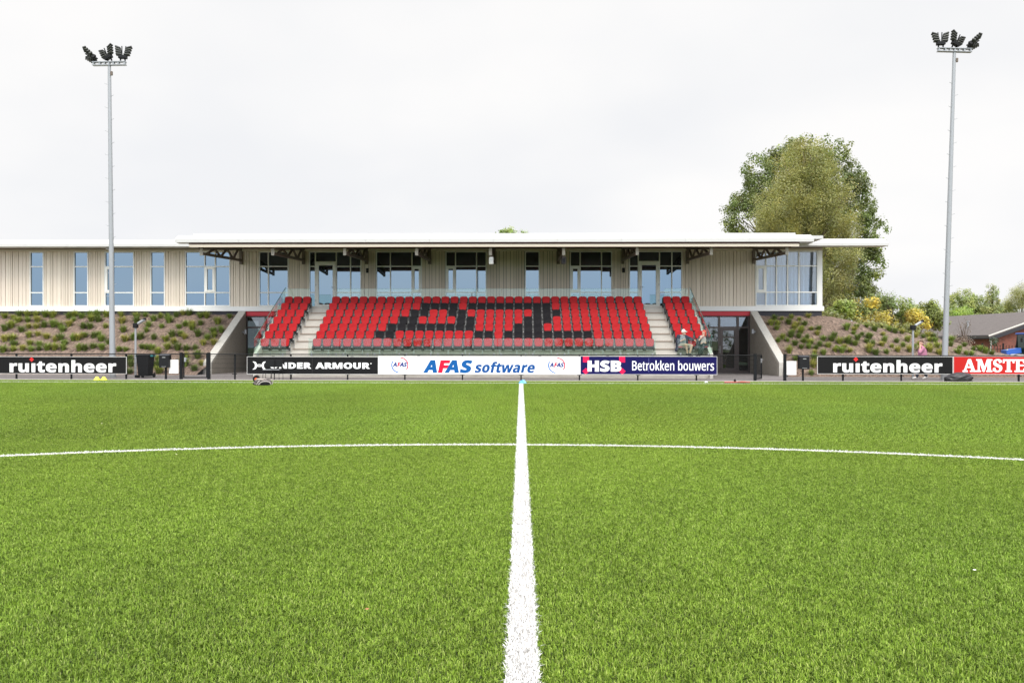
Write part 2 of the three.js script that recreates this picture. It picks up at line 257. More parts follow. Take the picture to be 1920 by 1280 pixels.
// dark wall behind the boards, open at the corner bay
cuboid(club, 'wall', M.backing, LEFT_END, bayL, 3.3, 6.95, Z - 0.3, Z - 0.1);
cuboid(club, 'wall', M.backing, LEFT_END, RIGHT_END, 3.3, 6.95, Z - 14, Z - 13.8);
cuboid(club, 'wall', M.offwhite, RIGHT_END - 0.25, RIGHT_END - 0.002, 3.4, 6.95, Z - 13.8, Z - 0.1);
cuboid(club, 'wall', M.offwhite, bayL - 0.2, bayL - 0.002, 3.68, 6.9, Z - 6, Z - 0.31);
cuboid(club, 'wall', M.offwhite, bayL, RIGHT_END - 0.26, 3.68, 6.9, Z - 6.2, Z - 6);
cuboid(club, 'floor', mat(0.2, 0.19, 0.18, 0.6), LEFT_END, RIGHT_END - 0.26, 3.45, 3.67, Z - 13.8, Z - 0.31);
cuboid(club, 'ceiling', M.white, bayL, RIGHT_END - 0.26, 6.75, 6.9, Z - 6, Z - 0.1);
cuboid(club, 'corner_post', M.white, bayR + 0.003, RIGHT_END, Y0 + 0.002, Y1 + 0.15, Z - 0.099, Z + 0.05);
for (let i = 0; i < 4; i++) {                                        // curtains in the bay, in soft folds
  const p = [], x0 = bayL + 0.7 + i * 0.66, n = 40; for (let k = 0; k <= n; k++) p.push([x0 + 0.5 * k / n, 0.05 * Math.sin(k * 1.3 + i) * (0.6 + 0.4 * Math.sin(k * 0.37))]);
  const s = shape([...p, ...p.map(([x, z]) => [x, z - 0.012]).reverse()]);
  part(club, 'curtain', new THREE.ExtrudeGeometry(s, { depth: 2.95, bevelEnabled: false }).rotateX(-Math.PI / 2).translate(0, 3.7, Z - 0.55), mat(0.62, 0.64, 0.66, 0.9));
}
// vertical boards of uneven width between the windows
{
  const gaps = [...WIN.map((w) => [w[0], w[1]]), ...DOORS.map((d) => [d[0], d[1]])].sort((a, b) => a[0] - b[0]);
  let x = -33.351;
  for (const [a, b] of gaps) {
    const w = []; let t = 0; while (t < a - x - 0.02) { const k = pick([0.125, 0.16, 0.16, 0.2, 0.24]); w.push(k); t += k; }
    const f = (a - x - 0.02) / t; let u = x + 0.01;
    for (const k of w) { const off = pick([0, 0, 0.012, 0.02]); cuboid(club, 'cladding_board', pick(M.board), u, u + k * f - 0.019, Y0 + 0.004, Y1, Z - 0.06, Z - 0.012 + off); u += k * f; }
    x = b;
  }
}
// floor band, plinth and ground floor
for (let i = 0, n = 18, a = LEFT_END, b = 16.606; i < n; i++) cuboid(club, 'floor_band', M.white, lerp(a, b, i / n) + (i ? 0.004 : 0), lerp(a, b, (i + 1) / n), 3.418, Y0 - 0.003, Z - 0.29, Z + 0.1);
cuboid(club, 'plinth', M.plinth, LEFT_END, -15.385, 2.3, 3.418 - 0.003, Z - 0.28, Z + 0.02);
cuboid(club, 'plinth', M.plinth, 12.623, RIGHT_END - 0.02, 2.3, 3.418 - 0.003, Z - 0.28, Z + 0.02);
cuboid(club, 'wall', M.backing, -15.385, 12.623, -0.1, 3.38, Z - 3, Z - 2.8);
const RY = [3.154, 3.389];
cuboid(club, 'red_beam', M.red, -15.326, -12.282, RY[0], RY[1] - 0.004, Z - 0.2, Z + 0.06);
cuboid(club, 'red_beam', M.red, 9.467, 12.594, RY[0], RY[1] - 0.004, Z - 0.2, Z + 0.06);
for (const [x0, x1, mull, ground] of [[-15.237, -13.464, [-14.143], 0.11], [9.467, 12.55, [9.993, 10.914, 11.937], 0.02]]) {
  const tr = 2.566, xs = [x0, ...mull, x1], z = Z - 0.12, g = [span(x0, x1, RY[0] - 0.07, RY[0] - 0.003, z - 0.08, z + 0.06), span(x0, x1, tr - 0.09, tr, z - 0.08, z + 0.06), span(x0, x1, ground, ground + 0.12, z - 0.08, z + 0.06)];
  for (const m of xs) g.push(span(m - 0.06, m + 0.06, ground, RY[0] - 0.003, z - 0.085, z + 0.065));
  const front = part(club, 'entrance_front', merge(g), M.darkframe);
  xs.slice(0, -1).forEach((a, i) => {
    const b = xs[i + 1];
    paneIn(front, a + 0.06, b - 0.06, tr, RY[0] - 0.07, i === 0 && mull.length === 1 ? M.darkglass : M.bayglass, z);
    paneIn(front, a + 0.06, b - 0.06, ground + 0.12, tr - 0.09, M.darkglass, z);
    if (mull.length === 3 && i === 2) {
      part(front, 'door_leaf', merge([...ringBars(a + 0.064, b - 0.064, ground + 0.125, tr - 0.095, 0.13, z - 0.05, z + 0.08), span(a + 0.19, b - 0.19, 1.95, 2.02, z - 0.05, z + 0.08)]), M.darkframe);
      part(front, 'handle', merge([rod([a + 0.03, 1.1, z + 0.1], [a + 0.03, 1.5, z + 0.1], 0.018), rod([a + 0.03, 1.3, z + 0.1], [a - 0.1, 1.3, z + 0.14], 0.014)]), M.metal);
    }
  });
}
// wing roofs: panels of bent white fascia, then the dark soffit and the pale beam over the windows
const wingProfile = [[Z + 1.4, 6.836], [Z + 1.4, 6.979], [Z + 0.85, 7.267], [Z + 0.6, 7.267 + 0.01], [Z + 0.6, 6.836]];
function roofEdge(x0, x1, n, profile) { const w = (x1 - x0) / n; for (let i = 0; i < n; i++) part(club, 'fascia_panel', prism(profile, x0 + i * w + (i ? 0.008 : 0), x0 + (i + 1) * w), M.fascia); }
roofEdge(LEFT_END, -17.626, 9, wingProfile); roofEdge(14.626, 19.573, 2, wingProfile);
cuboid(club, 'roof', M.fascia, LEFT_END, RIGHT_END, 6.96, 7.16, Z - 14, Z + 0.597);
cuboid(club, 'roof', M.fascia, RIGHT_END + 0.003, 19.375, 6.96, 7.16, Z - 0.05, Z + 0.597);
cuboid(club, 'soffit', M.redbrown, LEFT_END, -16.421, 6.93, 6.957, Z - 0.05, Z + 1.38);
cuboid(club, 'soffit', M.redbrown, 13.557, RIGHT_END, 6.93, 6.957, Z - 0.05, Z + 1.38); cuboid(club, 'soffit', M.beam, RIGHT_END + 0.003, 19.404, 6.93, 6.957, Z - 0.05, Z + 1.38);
cuboid(club, 'lintel_beam', M.beam, LEFT_END, RIGHT_END - 0.003, Y1 + 0.002, 6.85, Z - 0.09, Z + 0.12);
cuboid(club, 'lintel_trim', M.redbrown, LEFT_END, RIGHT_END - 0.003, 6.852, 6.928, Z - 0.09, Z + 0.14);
// the big canopy over the stand
const CF = -40.5, cx0 = -16.523, cx1 = 13.87;
roofEdge(cx0, cx1, 10, [[CF, 6.426], [CF, 6.581], [CF - 0.45, 6.809], [CF - 0.6, 6.809], [CF - 0.6, 6.426]]);
part(club, 'roof', prism([[CF - 0.603, 6.5], [CF - 0.603, 6.78], [Z - 1, 7.36], [Z - 1, 7.165], [Z + 0.61, 6.98]], cx0 + 0.01, cx1 - 0.01), M.fascia);
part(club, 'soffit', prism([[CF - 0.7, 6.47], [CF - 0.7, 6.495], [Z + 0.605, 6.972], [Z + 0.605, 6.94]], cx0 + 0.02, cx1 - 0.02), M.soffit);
{ const zt = -42.5, a = -16.401, b = 13.632; part(club, 'roof_edge', prism([[zt, 6.93], [zt, 7.107], [zt - 4, 7.107 + 0.1], [zt - 4, 7.18]], a, b), M.fascia);
  cuboid(club, 'roof_edge', M.fascia, 13.979, 15.356, 6.93, 7.099, -47, -43.5); }
cuboid(club, 'edge_beam', M.beam, -15.872, 13.199, 6.213, 6.342, -40.75, -40.6);
cuboid(club, 'edge_trim', M.redbrown, -15.912, 13.231, 6.345, 6.474, -40.78, -40.66);
const trussGeo = (() => { const t = [0, 6.2, -41.12], e = [0, 6.84, -46.9], b0 = [0, 5.97, -41.2], b1 = [0, 6.22, -46.9], up = (k) => [0, lerp(6.2, 6.84, k), lerp(-41.12, -46.9, k)], dn = (k) => [0, lerp(5.97, 6.22, k), lerp(-41.2, -46.9, k)];
  return merge([bar(t, e, 0.12), bar(b0, b1, 0.13), bar(dn(0.1), up(0.3), 0.09), bar(up(0.3), dn(0.45), 0.09), bar(dn(0.45), up(0.62), 0.09), bar(up(0.62), dn(0.78), 0.09), bar(dn(0.78), up(0.93), 0.09), span(-0.08, 0.08, 6.0, 6.85, -46.99, -46.86)]); })();
for (const x of [-15.472, -12.006, -8.52, -5.041, -1.477, 2.054, 5.591, 9.148, 12.774]) {
  const t = part(club, 'roof_truss', trussGeo, M.truss, x, 0, 0); part(t, 'end_plate', rb(0.15, 0.34, 0.05, 0.01, 0, 6.03, -41.1), M.trussTip);
}
for (const [x, y] of [[-8.457, 5.635], [5.62, 5.642]]) {
  const o = thing('wall_lamp', x < 0 ? 'small dark cylinder wall lamp on the boards right of the left glass door' : 'small dark cylinder wall lamp on the boards left of the right glass door', 'lamp', x, y - 0.15, -46.93);
  part(o, 'housing', rod([0, 0.03, 0.12], [0, 0.28, 0.12], 0.075, 0.075, 16), M.black); part(o, 'bracket', bx(0.06, 0.1, 0.06, 0, 0.15, 0.03), M.metal);
}
for (const [x, y, c] of [[-1.446, 5.62, 0], [2.064, 5.629, 1]]) {
  const o = thing('loudspeaker', c ? 'dark loudspeaker hanging under the canopy truss right of centre' : 'white loudspeaker hanging under the middle canopy truss', 'speaker', x, y - 0.18, -41.3);
  part(o, 'cabinet', rb(0.22, 0.36, 0.2, 0.05, 0, 0.18, 0, 3), c ? mat(0.05, 0.04, 0.04, 0.6) : M.white);
  part(o, 'grille', rb(0.15, 0.24, 0.01, 0.004, 0, 0.17, 0.1), c ? M.black : mat(0.6, 0.6, 0.58, 0.8)); part(o, 'bracket', merge([bx(0.05, 0.2, 0.05, 0, 0.46, 0), bx(0.14, 0.04, 0.1, 0, 0.36, 0.02)]), M.truss);
}
// ---------- retaining walls beside the entrances ----------
const ZW = -46.9;
function wedgeWall(x0, x1, label) {
  const o = thing('retaining_wall', label, 'wall', 0, 0, 0);
  const p = [[-41.7, -0.1], [-41.7, 0.66], [ZW, 3.4], [ZW, -0.1]];
  part(o, 'wall_body', prism(p, x0 + 0.003, x1 - 0.003), M.wallgrey);
  part(o, 'coping', prism([[-41.66, 0.0], [-41.66, 0.69], [ZW, 3.405], [ZW, 3.36], [-41.72, 0.63], [-41.72, 0.0]], x0, x1), M.cap);
  const inner = x0 < 0 ? x1 : x0, s = x0 < 0 ? 1 : -1;
  for (let k = 0, n = 26; k < n; k++) { const a = lerp(-41.85, ZW, k / n), b = lerp(-41.85, ZW, (k + 1) / n) + 0.018; const top = (z) => lerp(0.56, 3.32, (z + 41.66) / (ZW + 41.66)); part(o, 'board', prism([[a, 0.02], [a, top(a)], [b, top(b)], [b, 0.02]], s > 0 ? inner : inner - 0.02, s > 0 ? inner + 0.02 : inner), M.wallgrey); }
  return o;
}
wedgeWall(-15.6, -15.2, 'sloping grey retaining wall with pale coping left of the stand');
wedgeWall(12.57, 12.97, 'sloping grey retaining wall with pale coping right of the stand');
for (const [x, z, s] of [[-15.15, -46.2, 1], [12.52, -45.6, -1]]) {
  const o = thing('wall_lamp', s > 0 ? 'small silver lamp on the left sloping retaining wall' : 'small silver lamp on the right sloping retaining wall', 'lamp', x + 0.02 * s, 2.15, z);
  part(o, 'housing', rod([0.14 * s, 0, 0], [0.14 * s, 0.24, 0], 0.075, 0.06, 14), M.galv); part(o, 'bracket', bx(0.12, 0.07, 0.07, 0.06 * s, 0.1, 0), M.galv);
}

// ---------- the stand ----------
const SX0 = -12.2, SX1 = 8.7, ROW = 0.675, RISE = 0.363, row = (k) => ({ z: -39.5 - ROW * k, y: 1 + RISE * k });
const AISLES = [[-10.66, -9.76], [6.2, 7.16]];
const stand = thing('grandstand', 'concrete grandstand of seven tiers with glass balustrades and two stairs', 'grandstand', 0, 0, 0);
for (let k = 0; k < 7; k++) cuboid(stand, 'tier', M.concrete, SX0 + 0.153, SX1 - 0.153, k ? row(k).y - RISE - 0.05 : 0.0, row(k).y, -39.0 - ROW * (k + 1), -39.0 - ROW * k + (k ? -0.002 : 0));
cuboid(stand, 'landing', M.concrete, SX0 + 0.153, SX1 - 0.153, 3.1, 3.54, -46.85, -39 - ROW * 7 - 0.002);
for (const x of [SX0, SX1 - 0.15]) part(stand, 'side_wall', prism([[-38.7, 0], [-38.7, 1.12], [-43.8, 3.78], [-46.8, 3.78], [-46.8, 0]], x, x + 0.15), M.cap);
cuboid(stand, 'front_wall', M.concrete, SX0 + 0.153, SX1 - 0.153, 0, 1.04, -38.997, -38.85);
for (const [a, b] of AISLES) for (let k = -1; k < 7; k++) {           // a half step in front of every tier, then the tier itself
  const y = 1 + RISE * k;
  cuboid(stand, 'stair_step', M.concrete, a, b, y + 0.003, y + RISE / 2, -39.0 - ROW * (k + 1), -39.0 - ROW * (k + 0.5));
  if (k >= 0) cuboid(stand, 'stair_nosing', M.soffit, a, b, y - 0.05, y + 0.008, -39.0 - ROW * k, -39.0 - ROW * k + 0.02);
}
function glassRun(x0, x1, n, y0, y1, z) {
  const w = (x1 - x0) / n;
  for (let i = 0; i < n; i++) {
    const a = x0 + i * w + 0.012, b = x0 + (i + 1) * w - 0.012, g = cuboid(stand, 'glass_panel', M.baluster, a, b, y0, y1, z - 0.008, z + 0.008);
    part(stand, 'glass_edge', merge([span(a, b, y1 + 0.001, y1 + 0.008, z - 0.009, z + 0.009)]), M.glassEdge);
    for (const u of [a + 0.15, b - 0.15]) part(stand, 'clamp', bx(0.05, 0.13, 0.06, u, y0 + 0.04, z - 0.01), M.galv);
  }
}
const ZG = -38.72, GY = [1.06, 1.815];
glassRun(SX0 + 0.05, -10.69, 1, GY[0], GY[1], ZG); glassRun(-9.693, 6.124, 11, GY[0], GY[1], ZG); glassRun(7.076, SX1 - 0.05, 1, GY[0], GY[1], ZG);
glassRun(-12.314, -11.017, 1, 3.58, 4.47, -44.4); glassRun(-9.609, 6.165, 11, 3.58, 4.47, -44.4); glassRun(7.437, 8.681, 1, 3.58, 4.47, -44.4);
for (const x of [SX0 + 0.03, SX1 - 0.03]) for (let k = 0; k < 4; k++) {
  const a = lerp(-38.74, -43.95, k / 4) - 0.01, b = lerp(-38.74, -43.95, (k + 1) / 4) + 0.01, lo = (z) => 1.08 + (-38.74 - z) * 0.5115, hi = (z) => lo(z) + 0.745;
  part(stand, 'glass_panel', prism([[a, lo(a)], [a, hi(a)], [b, hi(b)], [b, lo(b)]], x - 0.008, x + 0.008), M.baluster);
  part(stand, 'glass_edge', prism([[a, hi(a)], [a, hi(a) + 0.025], [b, hi(b) + 0.025], [b, hi(b)]], x - 0.012, x + 0.012), M.glassEdge);
}
for (let k = 0; k < 7; k++) for (const [a, b] of [[-12.0, -10.72], [-9.72, 6.17], [7.2, 8.55]]) {
  part(stand, 'seat_beam', rb(b - a, 0.05, 0.05, 0.008, (a + b) / 2, row(k).y + 0.3, row(k).z - 0.08), M.seatPost);
}
for (let i = 0; i < 20; i++) { const x = -9.72 + 0.467 * 1.7 * i; if (x < 6.2) part(stand, 'beam_post', bx(0.05, 0.3, 0.05, x, row(0).y + 0.145, row(0).z + 0.1), M.seatPost); }

// ---------- 280 tip-up seats ----------
const ORD = ['first', 'second', 'third', 'fourth', 'fifth', 'sixth', 'seventh', 'eighth', 'ninth', 'tenth', 'eleventh', 'twelfth', 'thirteenth', 'fourteenth', 'fifteenth', 'sixteenth', 'seventeenth'];
function padShape(wt, wb, h, r) {                                    // a trapezoid with rounded corners, its top edge bowed
  const s = new THREE.Shape(), a = wt / 2, b = wb / 2;
  s.moveTo(-b + r, 0); s.lineTo(b - r, 0); s.quadraticCurveTo(b, 0, b + 0.004, r); s.bezierCurveTo(b + 0.02, h * 0.45, a, h * 0.6, a, h - r); s.quadraticCurveTo(a, h, a - r, h + 0.002);
  s.quadraticCurveTo(0, h + 0.018, -a + r, h + 0.002); s.quadraticCurveTo(-a, h, -a, h - r); s.bezierCurveTo(-a, h * 0.6, -b - 0.02, h * 0.45, -b - 0.004, r); s.quadraticCurveTo(-b, 0, -b + r, 0); return s;
}
const pad = (s, d) => { const g = new THREE.ExtrudeGeometry(s, { depth: d, bevelEnabled: true, bevelSize: 0.012, bevelThickness: 0.012, bevelSegments: 2, curveSegments: 4 }); const p = g.attributes.position; for (let i = 0; i < p.count; i++) { const x = p.getX(i); p.setZ(i, p.getZ(i) - x * x * 0.5); } g.computeVertexNormals(); return g; };
const SG = {
  back: pad(padShape(0.355, 0.32, 0.33, 0.07), 0.012).rotateX(-0.16).translate(0, 0.5, 0.0),
  pan: pad(padShape(0.368, 0.315, 0.335, 0.07), 0.02).rotateX(-0.12).translate(0, 0.485, 0.075),
  panDown: pad(padShape(0.35, 0.37, 0.38, 0.075), 0.02).rotateX(Math.PI / 2 - 0.06).translate(0, 0.42, 0.06),
  bracket: (() => { const s = new THREE.Shape(); s.moveTo(-0.07, 0.26); s.lineTo(0.1, 0.3); s.quadraticCurveTo(0.15, 0.36, 0.12, 0.46); s.lineTo(0.03, 0.52); s.lineTo(-0.06, 0.78); s.lineTo(-0.1, 0.77); s.lineTo(-0.07, 0.5); s.closePath(); return new THREE.ExtrudeGeometry(s, { depth: 0.042, bevelEnabled: false }).rotateY(-Math.PI / 2).translate(0.021, 0, 0); })(),
  frame: rb(0.462, 0.42, 0.02, 0.008, 0, 0.53, -0.075, 1), post: merge([bx(0.022, 0.62, 0.03, 0.2335, 0.31, -0.03), bx(0.07, 0.012, 0.1, 0.2335, 0.006, -0.03)]), cap: rod([0.215, 0.44, 0.1], [0.252, 0.44, 0.1], 0.024, 0.024, 8),
};
const hingeMat = mat(0.6, 0.6, 0.58, 0.5);
function makeSeat(m, down) {
  const o = new THREE.Group();
  part(o, 'backrest', SG.back, m); part(o, 'seat_pan', down ? SG.panDown : SG.pan, m);
  for (const s of [-1, 1]) part(o, 'bracket', SG.bracket, M.bracket, s * 0.2, 0, 0.02);
  part(o, 'gap_plate', SG.frame, M.bracket); part(o, 'post', SG.post, M.seatPost); part(o, 'hinge', SG.cap, hingeMat);  // black plate added behind each seat to darken the gaps between seats
  return o;
}
const protos = { redfalse: makeSeat(M.seatRed, false), blackfalse: makeSeat(M.seatBlack, false), redtrue: makeSeat(M.seatRed, true) };
const BLACK = [[], [[7, 8], [17, 18], [20, 28]], [[8, 16], [21, 23]], [[9, 10], [15, 16], [22, 24]], [[10, 11], [14, 15], [23, 25]], [[11, 14], [16, 24]], []];
const ROWNAME = ['front row', 'second row up', 'third row up', 'fourth row up', 'fifth row up', 'sixth row up', 'top row'];
const fromEnd = (i, n) => (i < n / 2 ? ORD[i] + ' from left' : ORD[n - 1 - i] + ' from right');
for (let k = 0; k < 7; k++) {
  const blocks = [[-11.89, 3, 'left block'], [-9.46, 34, 'centre block'], [7.43, 3, 'right block']];
  blocks.forEach(([x0, n, block], bi) => {
    for (let i = 0; i < n; i++) {
      const black = bi === 1 && BLACK[k].some(([a, b]) => i + 1 >= a && i + 1 <= b), down = k === 0 && bi === 2 && i !== 1;
      const o = protos[(black ? 'black' : 'red') + down].clone(); o.name = numbered('stadium_seat'); o.position.set(x0 + 0.4667 * i, row(k).y, row(k).z); o.children[1].rotation.x = rr(-0.025, 0.02); o.children[0].rotation.x = rr(-0.015, 0.015); scene.add(o);
      const where = n === 3 ? ['left', 'middle', 'right'][i] + ' seat of the ' + block : fromEnd(i, 34) + ' in the ' + block;
      tag(o, (black ? 'black' : 'red') + ' tip-up seat, ' + ROWNAME[k] + ', ' + where, 'seat', black ? 'black seats of the stand' : 'red seats of the stand');
    }
  });
}

// ---------- fences and gates ----------
const ZF = -37.0, RAIL = 1.1;
function fence(name, label, x0, x1, posts, thick = []) {
  const o = thing(name, label, 'fence', 0, 0, ZF, 0); o.rotation.z = TILT;   // follows the fall of the ground
  part(o, 'rail', rod([x0, RAIL, 0], [x1, RAIL, 0], 0.024, 0.024, 10), M.post);
  for (const x of posts) { part(o, 'post', merge([bx(0.06, RAIL - 0.02, 0.06, x, (RAIL - 0.02) / 2, 0), bx(0.2, 0.03, 0.03, x, 0.24, 0.045), bx(0.05, 0.03, 0.08, x, RAIL - 0.04, 0.02)]), M.post); }
  for (const x of thick) part(o, 'post', merge([bx(0.11, RAIL + 0.06, 0.11, x, (RAIL + 0.06) / 2, 0), bx(0.12, 0.012, 0.12, x, RAIL + 0.066, 0)]), M.post);
  const w = []; for (let x = x0 + 0.05; x < x1 - 0.03; x += 0.05) w.push(bx(0.0055, 0.96, 0.0055, x, 0.56, 0));
  for (const y of [0.1, 0.3, 0.5, 0.7, 0.9, 1.03]) for (const z of [-0.007, 0.007]) w.push(bx(x1 - x0 - 0.04, 0.007, 0.007, (x0 + x1) / 2, y, z));
  const m = part(o, 'wire_mesh', merge(w), M.post); m.userData.kind = 'stuff'; return o;
}
fence('pitch_fence', 'black wire mesh pitch fence at far left before the soil bank', -24.613, -14.815, [-24.449, -22.035, -19.625, -17.218], [-14.815]);
fence('pitch_fence', 'long black wire mesh pitch fence in front of the stand', -13.626, 10.121, [-12.461, -10.018, -7.543, -5.048, -2.545, 0, 2.53, 5.056, 7.591], [-13.603, 10.121]);
fence('pitch_fence', 'black wire mesh pitch fence at right beyond the open gate', 11.408, 24.635, [13.91, 16.42, 18.926, 21.463, 23.951], [11.408]);
function gate(label, w, x, z, turn) {
  const o = thing('gate', label, 'gate', x, gy(x), z, turn);
  part(o, 'gate_frame', merge(ringBars(0, w, 0.06, 1.15, 0.05, -0.025, 0.025)), M.post);
  const wires = []; for (let u = 0.1; u < w - 0.06; u += 0.05) wires.push(bx(0.0055, 0.98, 0.0055, u, 0.605, 0));
  for (const y of [0.3, 0.5, 0.7, 0.9]) wires.push(bx(w - 0.1, 0.007, 0.007, w / 2, y, 0.007));
  part(o, 'wire_mesh', merge(wires), M.post).userData.kind = 'stuff';
  const hx = turn ? w - 0.1 : 0.09;
  part(o, 'lock', merge([bx(0.07, 0.18, 0.07, hx, 0.86, 0.01), rod([hx, 0.9, 0.05], [hx, 0.9, 0.1], 0.012), rod([hx, 0.9, 0.1], [hx + (turn ? -0.13 : 0.13), 0.9, 0.1], 0.012)]), M.metal);
  for (const y of [0.25, 0.95]) part(o, 'hinge', rod([turn ? 0 : w, y - 0.05, 0], [turn ? 0 : w, y + 0.05, 0], 0.025), M.post);
}
gate('closed black wire mesh gate in the fence left of the stand', -13.661 - -14.722, -14.722, ZF, 0);
gate('black wire mesh gate standing open at the right end of the stand', 1.05, 10.179, ZF - 0.03, 1.08);

// ---------- advertising boards ----------
function print(w, h, draw) {                                         // the flat print of a board, 4 mm of canvas per pixel or finer
  const c = document.createElement('canvas'); c.width = w; c.height = h; const g = c.getContext('2d'); draw(g, w, h);
  const t = new THREE.CanvasTexture(c); t.colorSpace = THREE.SRGBColorSpace; t.magFilter = THREE.LinearFilter; t.needsUpdate = true; return t;
}
function words(g, text, x, y, size, { color = '#fff', font = 'sans-serif', weight = 'bold', width = 0, fat = 0, skew = 0 } = {}) {
  g.save(); g.font = weight + ' ' + size + 'px ' + font; g.textBaseline = 'alphabetic'; g.fillStyle = g.strokeStyle = color; g.lineJoin = 'miter'; g.miterLimit = 3; g.lineWidth = fat;
  const m = g.measureText(text).width + fat; g.transform(1, 0, -skew, 1, x, y); if (width) g.scale(width / m, 1); if (fat) g.strokeText(text, fat / 2, 0); g.fillText(text, fat / 2, 0); g.restore();
}
function board(label, x0, x1, y0, y1, tex, edge) {
  const o = thing('advertising_board', label, 'advertising board', (x0 + x1) / 2, 0, ZF + 0.085), w = x1 - x0, h = y1 - y0;
  o.rotation.z = TILT; const yc = (y0 + y1) / 2;
  part(o, 'panel', bx(w - 0.004, h, 0.02, 0, yc, -0.014), edge);
  part(o, 'print', new THREE.PlaneGeometry(w - 0.03, h - 0.03).translate(0, yc, 0), phys(1, 1, 1, { map: tex, roughness: 0.55, specularIntensity: 0.4 }));
  part(o, 'board_frame', merge(ringBars(-w / 2, w / 2, y0, y1, 0.014, -0.024, 0.006)), edge);
  for (const s of [-0.3, 0.3]) part(o, 'clip', bx(0.12, 0.03, 0.03, s * w, y1 + 0.012, -0.03), M.post);
  return o;
}
const edgeWhite = mat(0.75, 0.73, 0.7, 0.5);
const ruit = () => print(2048, 256, (g, w, h) => {
  g.fillStyle = '#131212'; g.fillRect(0, 0, w, h);
  words(g, 'ru\u0131tenheer', 210, 232, 236, { color: '#f4f2f0', width: 1690, fat: 9 });
  g.fillStyle = '#e8302e'; g.save(); g.translate(579, 40); g.rotate(Math.PI / 4); g.fillRect(-25, -25, 50, 50); g.restore();
  g.fillStyle = '#3a3837'; g.fillRect(w / 2 - 2, 0, 3, h);
});
const rtex = ruit(), BY0 = [0.319, 1.069];
board('black advertising board lettered ruitenheer, at far left before the soil bank', -22.969, -17.17, BY0[0] - 0.045, BY0[1] - 0.045, rtex, edgeWhite);
board('black advertising board lettered ruitenheer, right beside the red board', 12.781, 18.6, 0.239 + 0.035, 1 + 0.035, rtex, edgeWhite);
board('black advertising board lettered UNDER ARMOUR with a crossed arc emblem', -11.911, -6.194, 0.278 - 0.02, 1.042 - 0.02, print(2048, 272, (g, w, h) => {
  g.fillStyle = '#131213'; g.fillRect(0, 0, w, h); g.fillStyle = '#f6f5f3';
  words(g, 'UNDER', 345, 184, 128, { width: 655, fat: 7 }); words(g, 'ARMOUR', 1070, 184, 128, { width: 850, fat: 7 });
  g.beginPath(); g.arc(1938, 102, 10, 0, 7); g.fill();
  g.save(); g.translate(190, 138); for (const s of [1, -1]) { g.save(); g.scale(s, 1); g.beginPath(); g.moveTo(-112, -64); g.quadraticCurveTo(-45, -72, -40, -18); g.lineTo(-40, 18); g.quadraticCurveTo(-45, 72, -112, 64); g.quadraticCurveTo(-68, 40, -70, 0); g.quadraticCurveTo(-68, -40, -112, -64); g.fill(); g.restore(); } g.beginPath(); g.ellipse(0, 0, 62, 21, 0, 0, 7); g.fill(); g.fillStyle = '#131213'; g.beginPath(); g.ellipse(0, 0, 30, 8, 0, 0, 7); g.fill(); g.restore();
  g.fillStyle = '#4a4848'; g.fillRect(w * 0.497, 0, 3, h);
}), edgeWhite);
const afas = (g, x, y, s) => { words(g, 'A', x, y, s, { color: '#132f7a', skew: 0.2, fat: s * 0.07 }); const step = s * 0.66; words(g, 'F', x + step, y, s, { color: '#e3173e', skew: 0.2, fat: s * 0.07 }); words(g, 'A', x + step * 1.75, y, s, { color: '#132f7a', skew: 0.2, fat: s * 0.07 }); words(g, 'S', x + step * 2.7, y, s, { color: '#132f7a', skew: 0.2, fat: s * 0.07 }); };
board('white advertising board lettered AFAS software between two round emblems', -6.194, 2.559, 0.255, 1.046, print(2048, 192, (g, w, h) => {
  g.fillStyle = '#fbfaf8'; g.fillRect(0, 0, w, h);
  for (const [t, c, x, wd] of [['A', '#08589b', 456, 140], ['F', '#d81238', 586, 128], ['A', '#08589b', 674, 144], ['S', '#08589b', 816, 128]]) words(g, t, x, 174, 178, { color: c, skew: 0.2, fat: 13, width: wd });
  words(g, 'software', 970, 174, 150, { color: '#0a4c8f', skew: 0.2, width: 618, fat: 6 });
  for (const x of [216, 1812]) {
    g.lineWidth = 11; g.lineCap = 'round';
    g.strokeStyle = '#e0173e'; g.beginPath(); g.ellipse(x, 96, 82, 82, 0, -1.45, 0.55); g.stroke(); g.strokeStyle = '#1f5fae'; g.beginPath(); g.ellipse(x, 96, 82, 82, 0, 1.75, 3.6); g.stroke();
    afas(g, x - 72, 112, 60); words(g, 'software', x - 58, 143, 34, { color: '#5f6570', weight: 'normal', skew: 0.2, width: 112 });
  }
}), edgeWhite);
board('dark blue advertising board lettered HSB Betrokken bouwers in white', 2.559, 8.47, 0.232 + 0.015, 1.028 + 0.015, print(2048, 272, (g, w, h) => {
  g.fillStyle = '#0d0a4c'; g.fillRect(0, 0, w, h); g.fillStyle = '#f0194f';
  g.fillRect(36, 0, 90, 90); g.fillRect(580, 0, 90, 90);
  for (const x of [78, 628]) { g.save(); g.translate(x, 226); g.rotate(Math.PI / 4); g.fillRect(-36, -36, 72, 72); g.restore(); }
  words(g, 'HSB', 80, 224, 215, { color: '#fff', width: 548, fat: 15 });
  words(g, 'Betrokken bouwers', 762, 210, 196, { color: '#fff', weight: 'normal', width: 1250, fat: 3 });
  g.fillStyle = '#7a79b8'; g.fillRect(w / 2, 20, 4, 220);
}), edgeWhite);
board('red advertising board lettered AMSTEL in white serif capitals at far right', 18.623, 24.468, 0.232 + 0.035, 1 + 0.035, print(2048, 272, (g, w, h) => {
  g.fillStyle = '#bb221e'; g.fillRect(0, 0, w, h); words(g, 'AMSTEL', 130, 236, 270, { font: 'serif', color: '#fff', width: 1130, fat: 10 });
}), mat(0.75, 0.6, 0.58, 0.5));

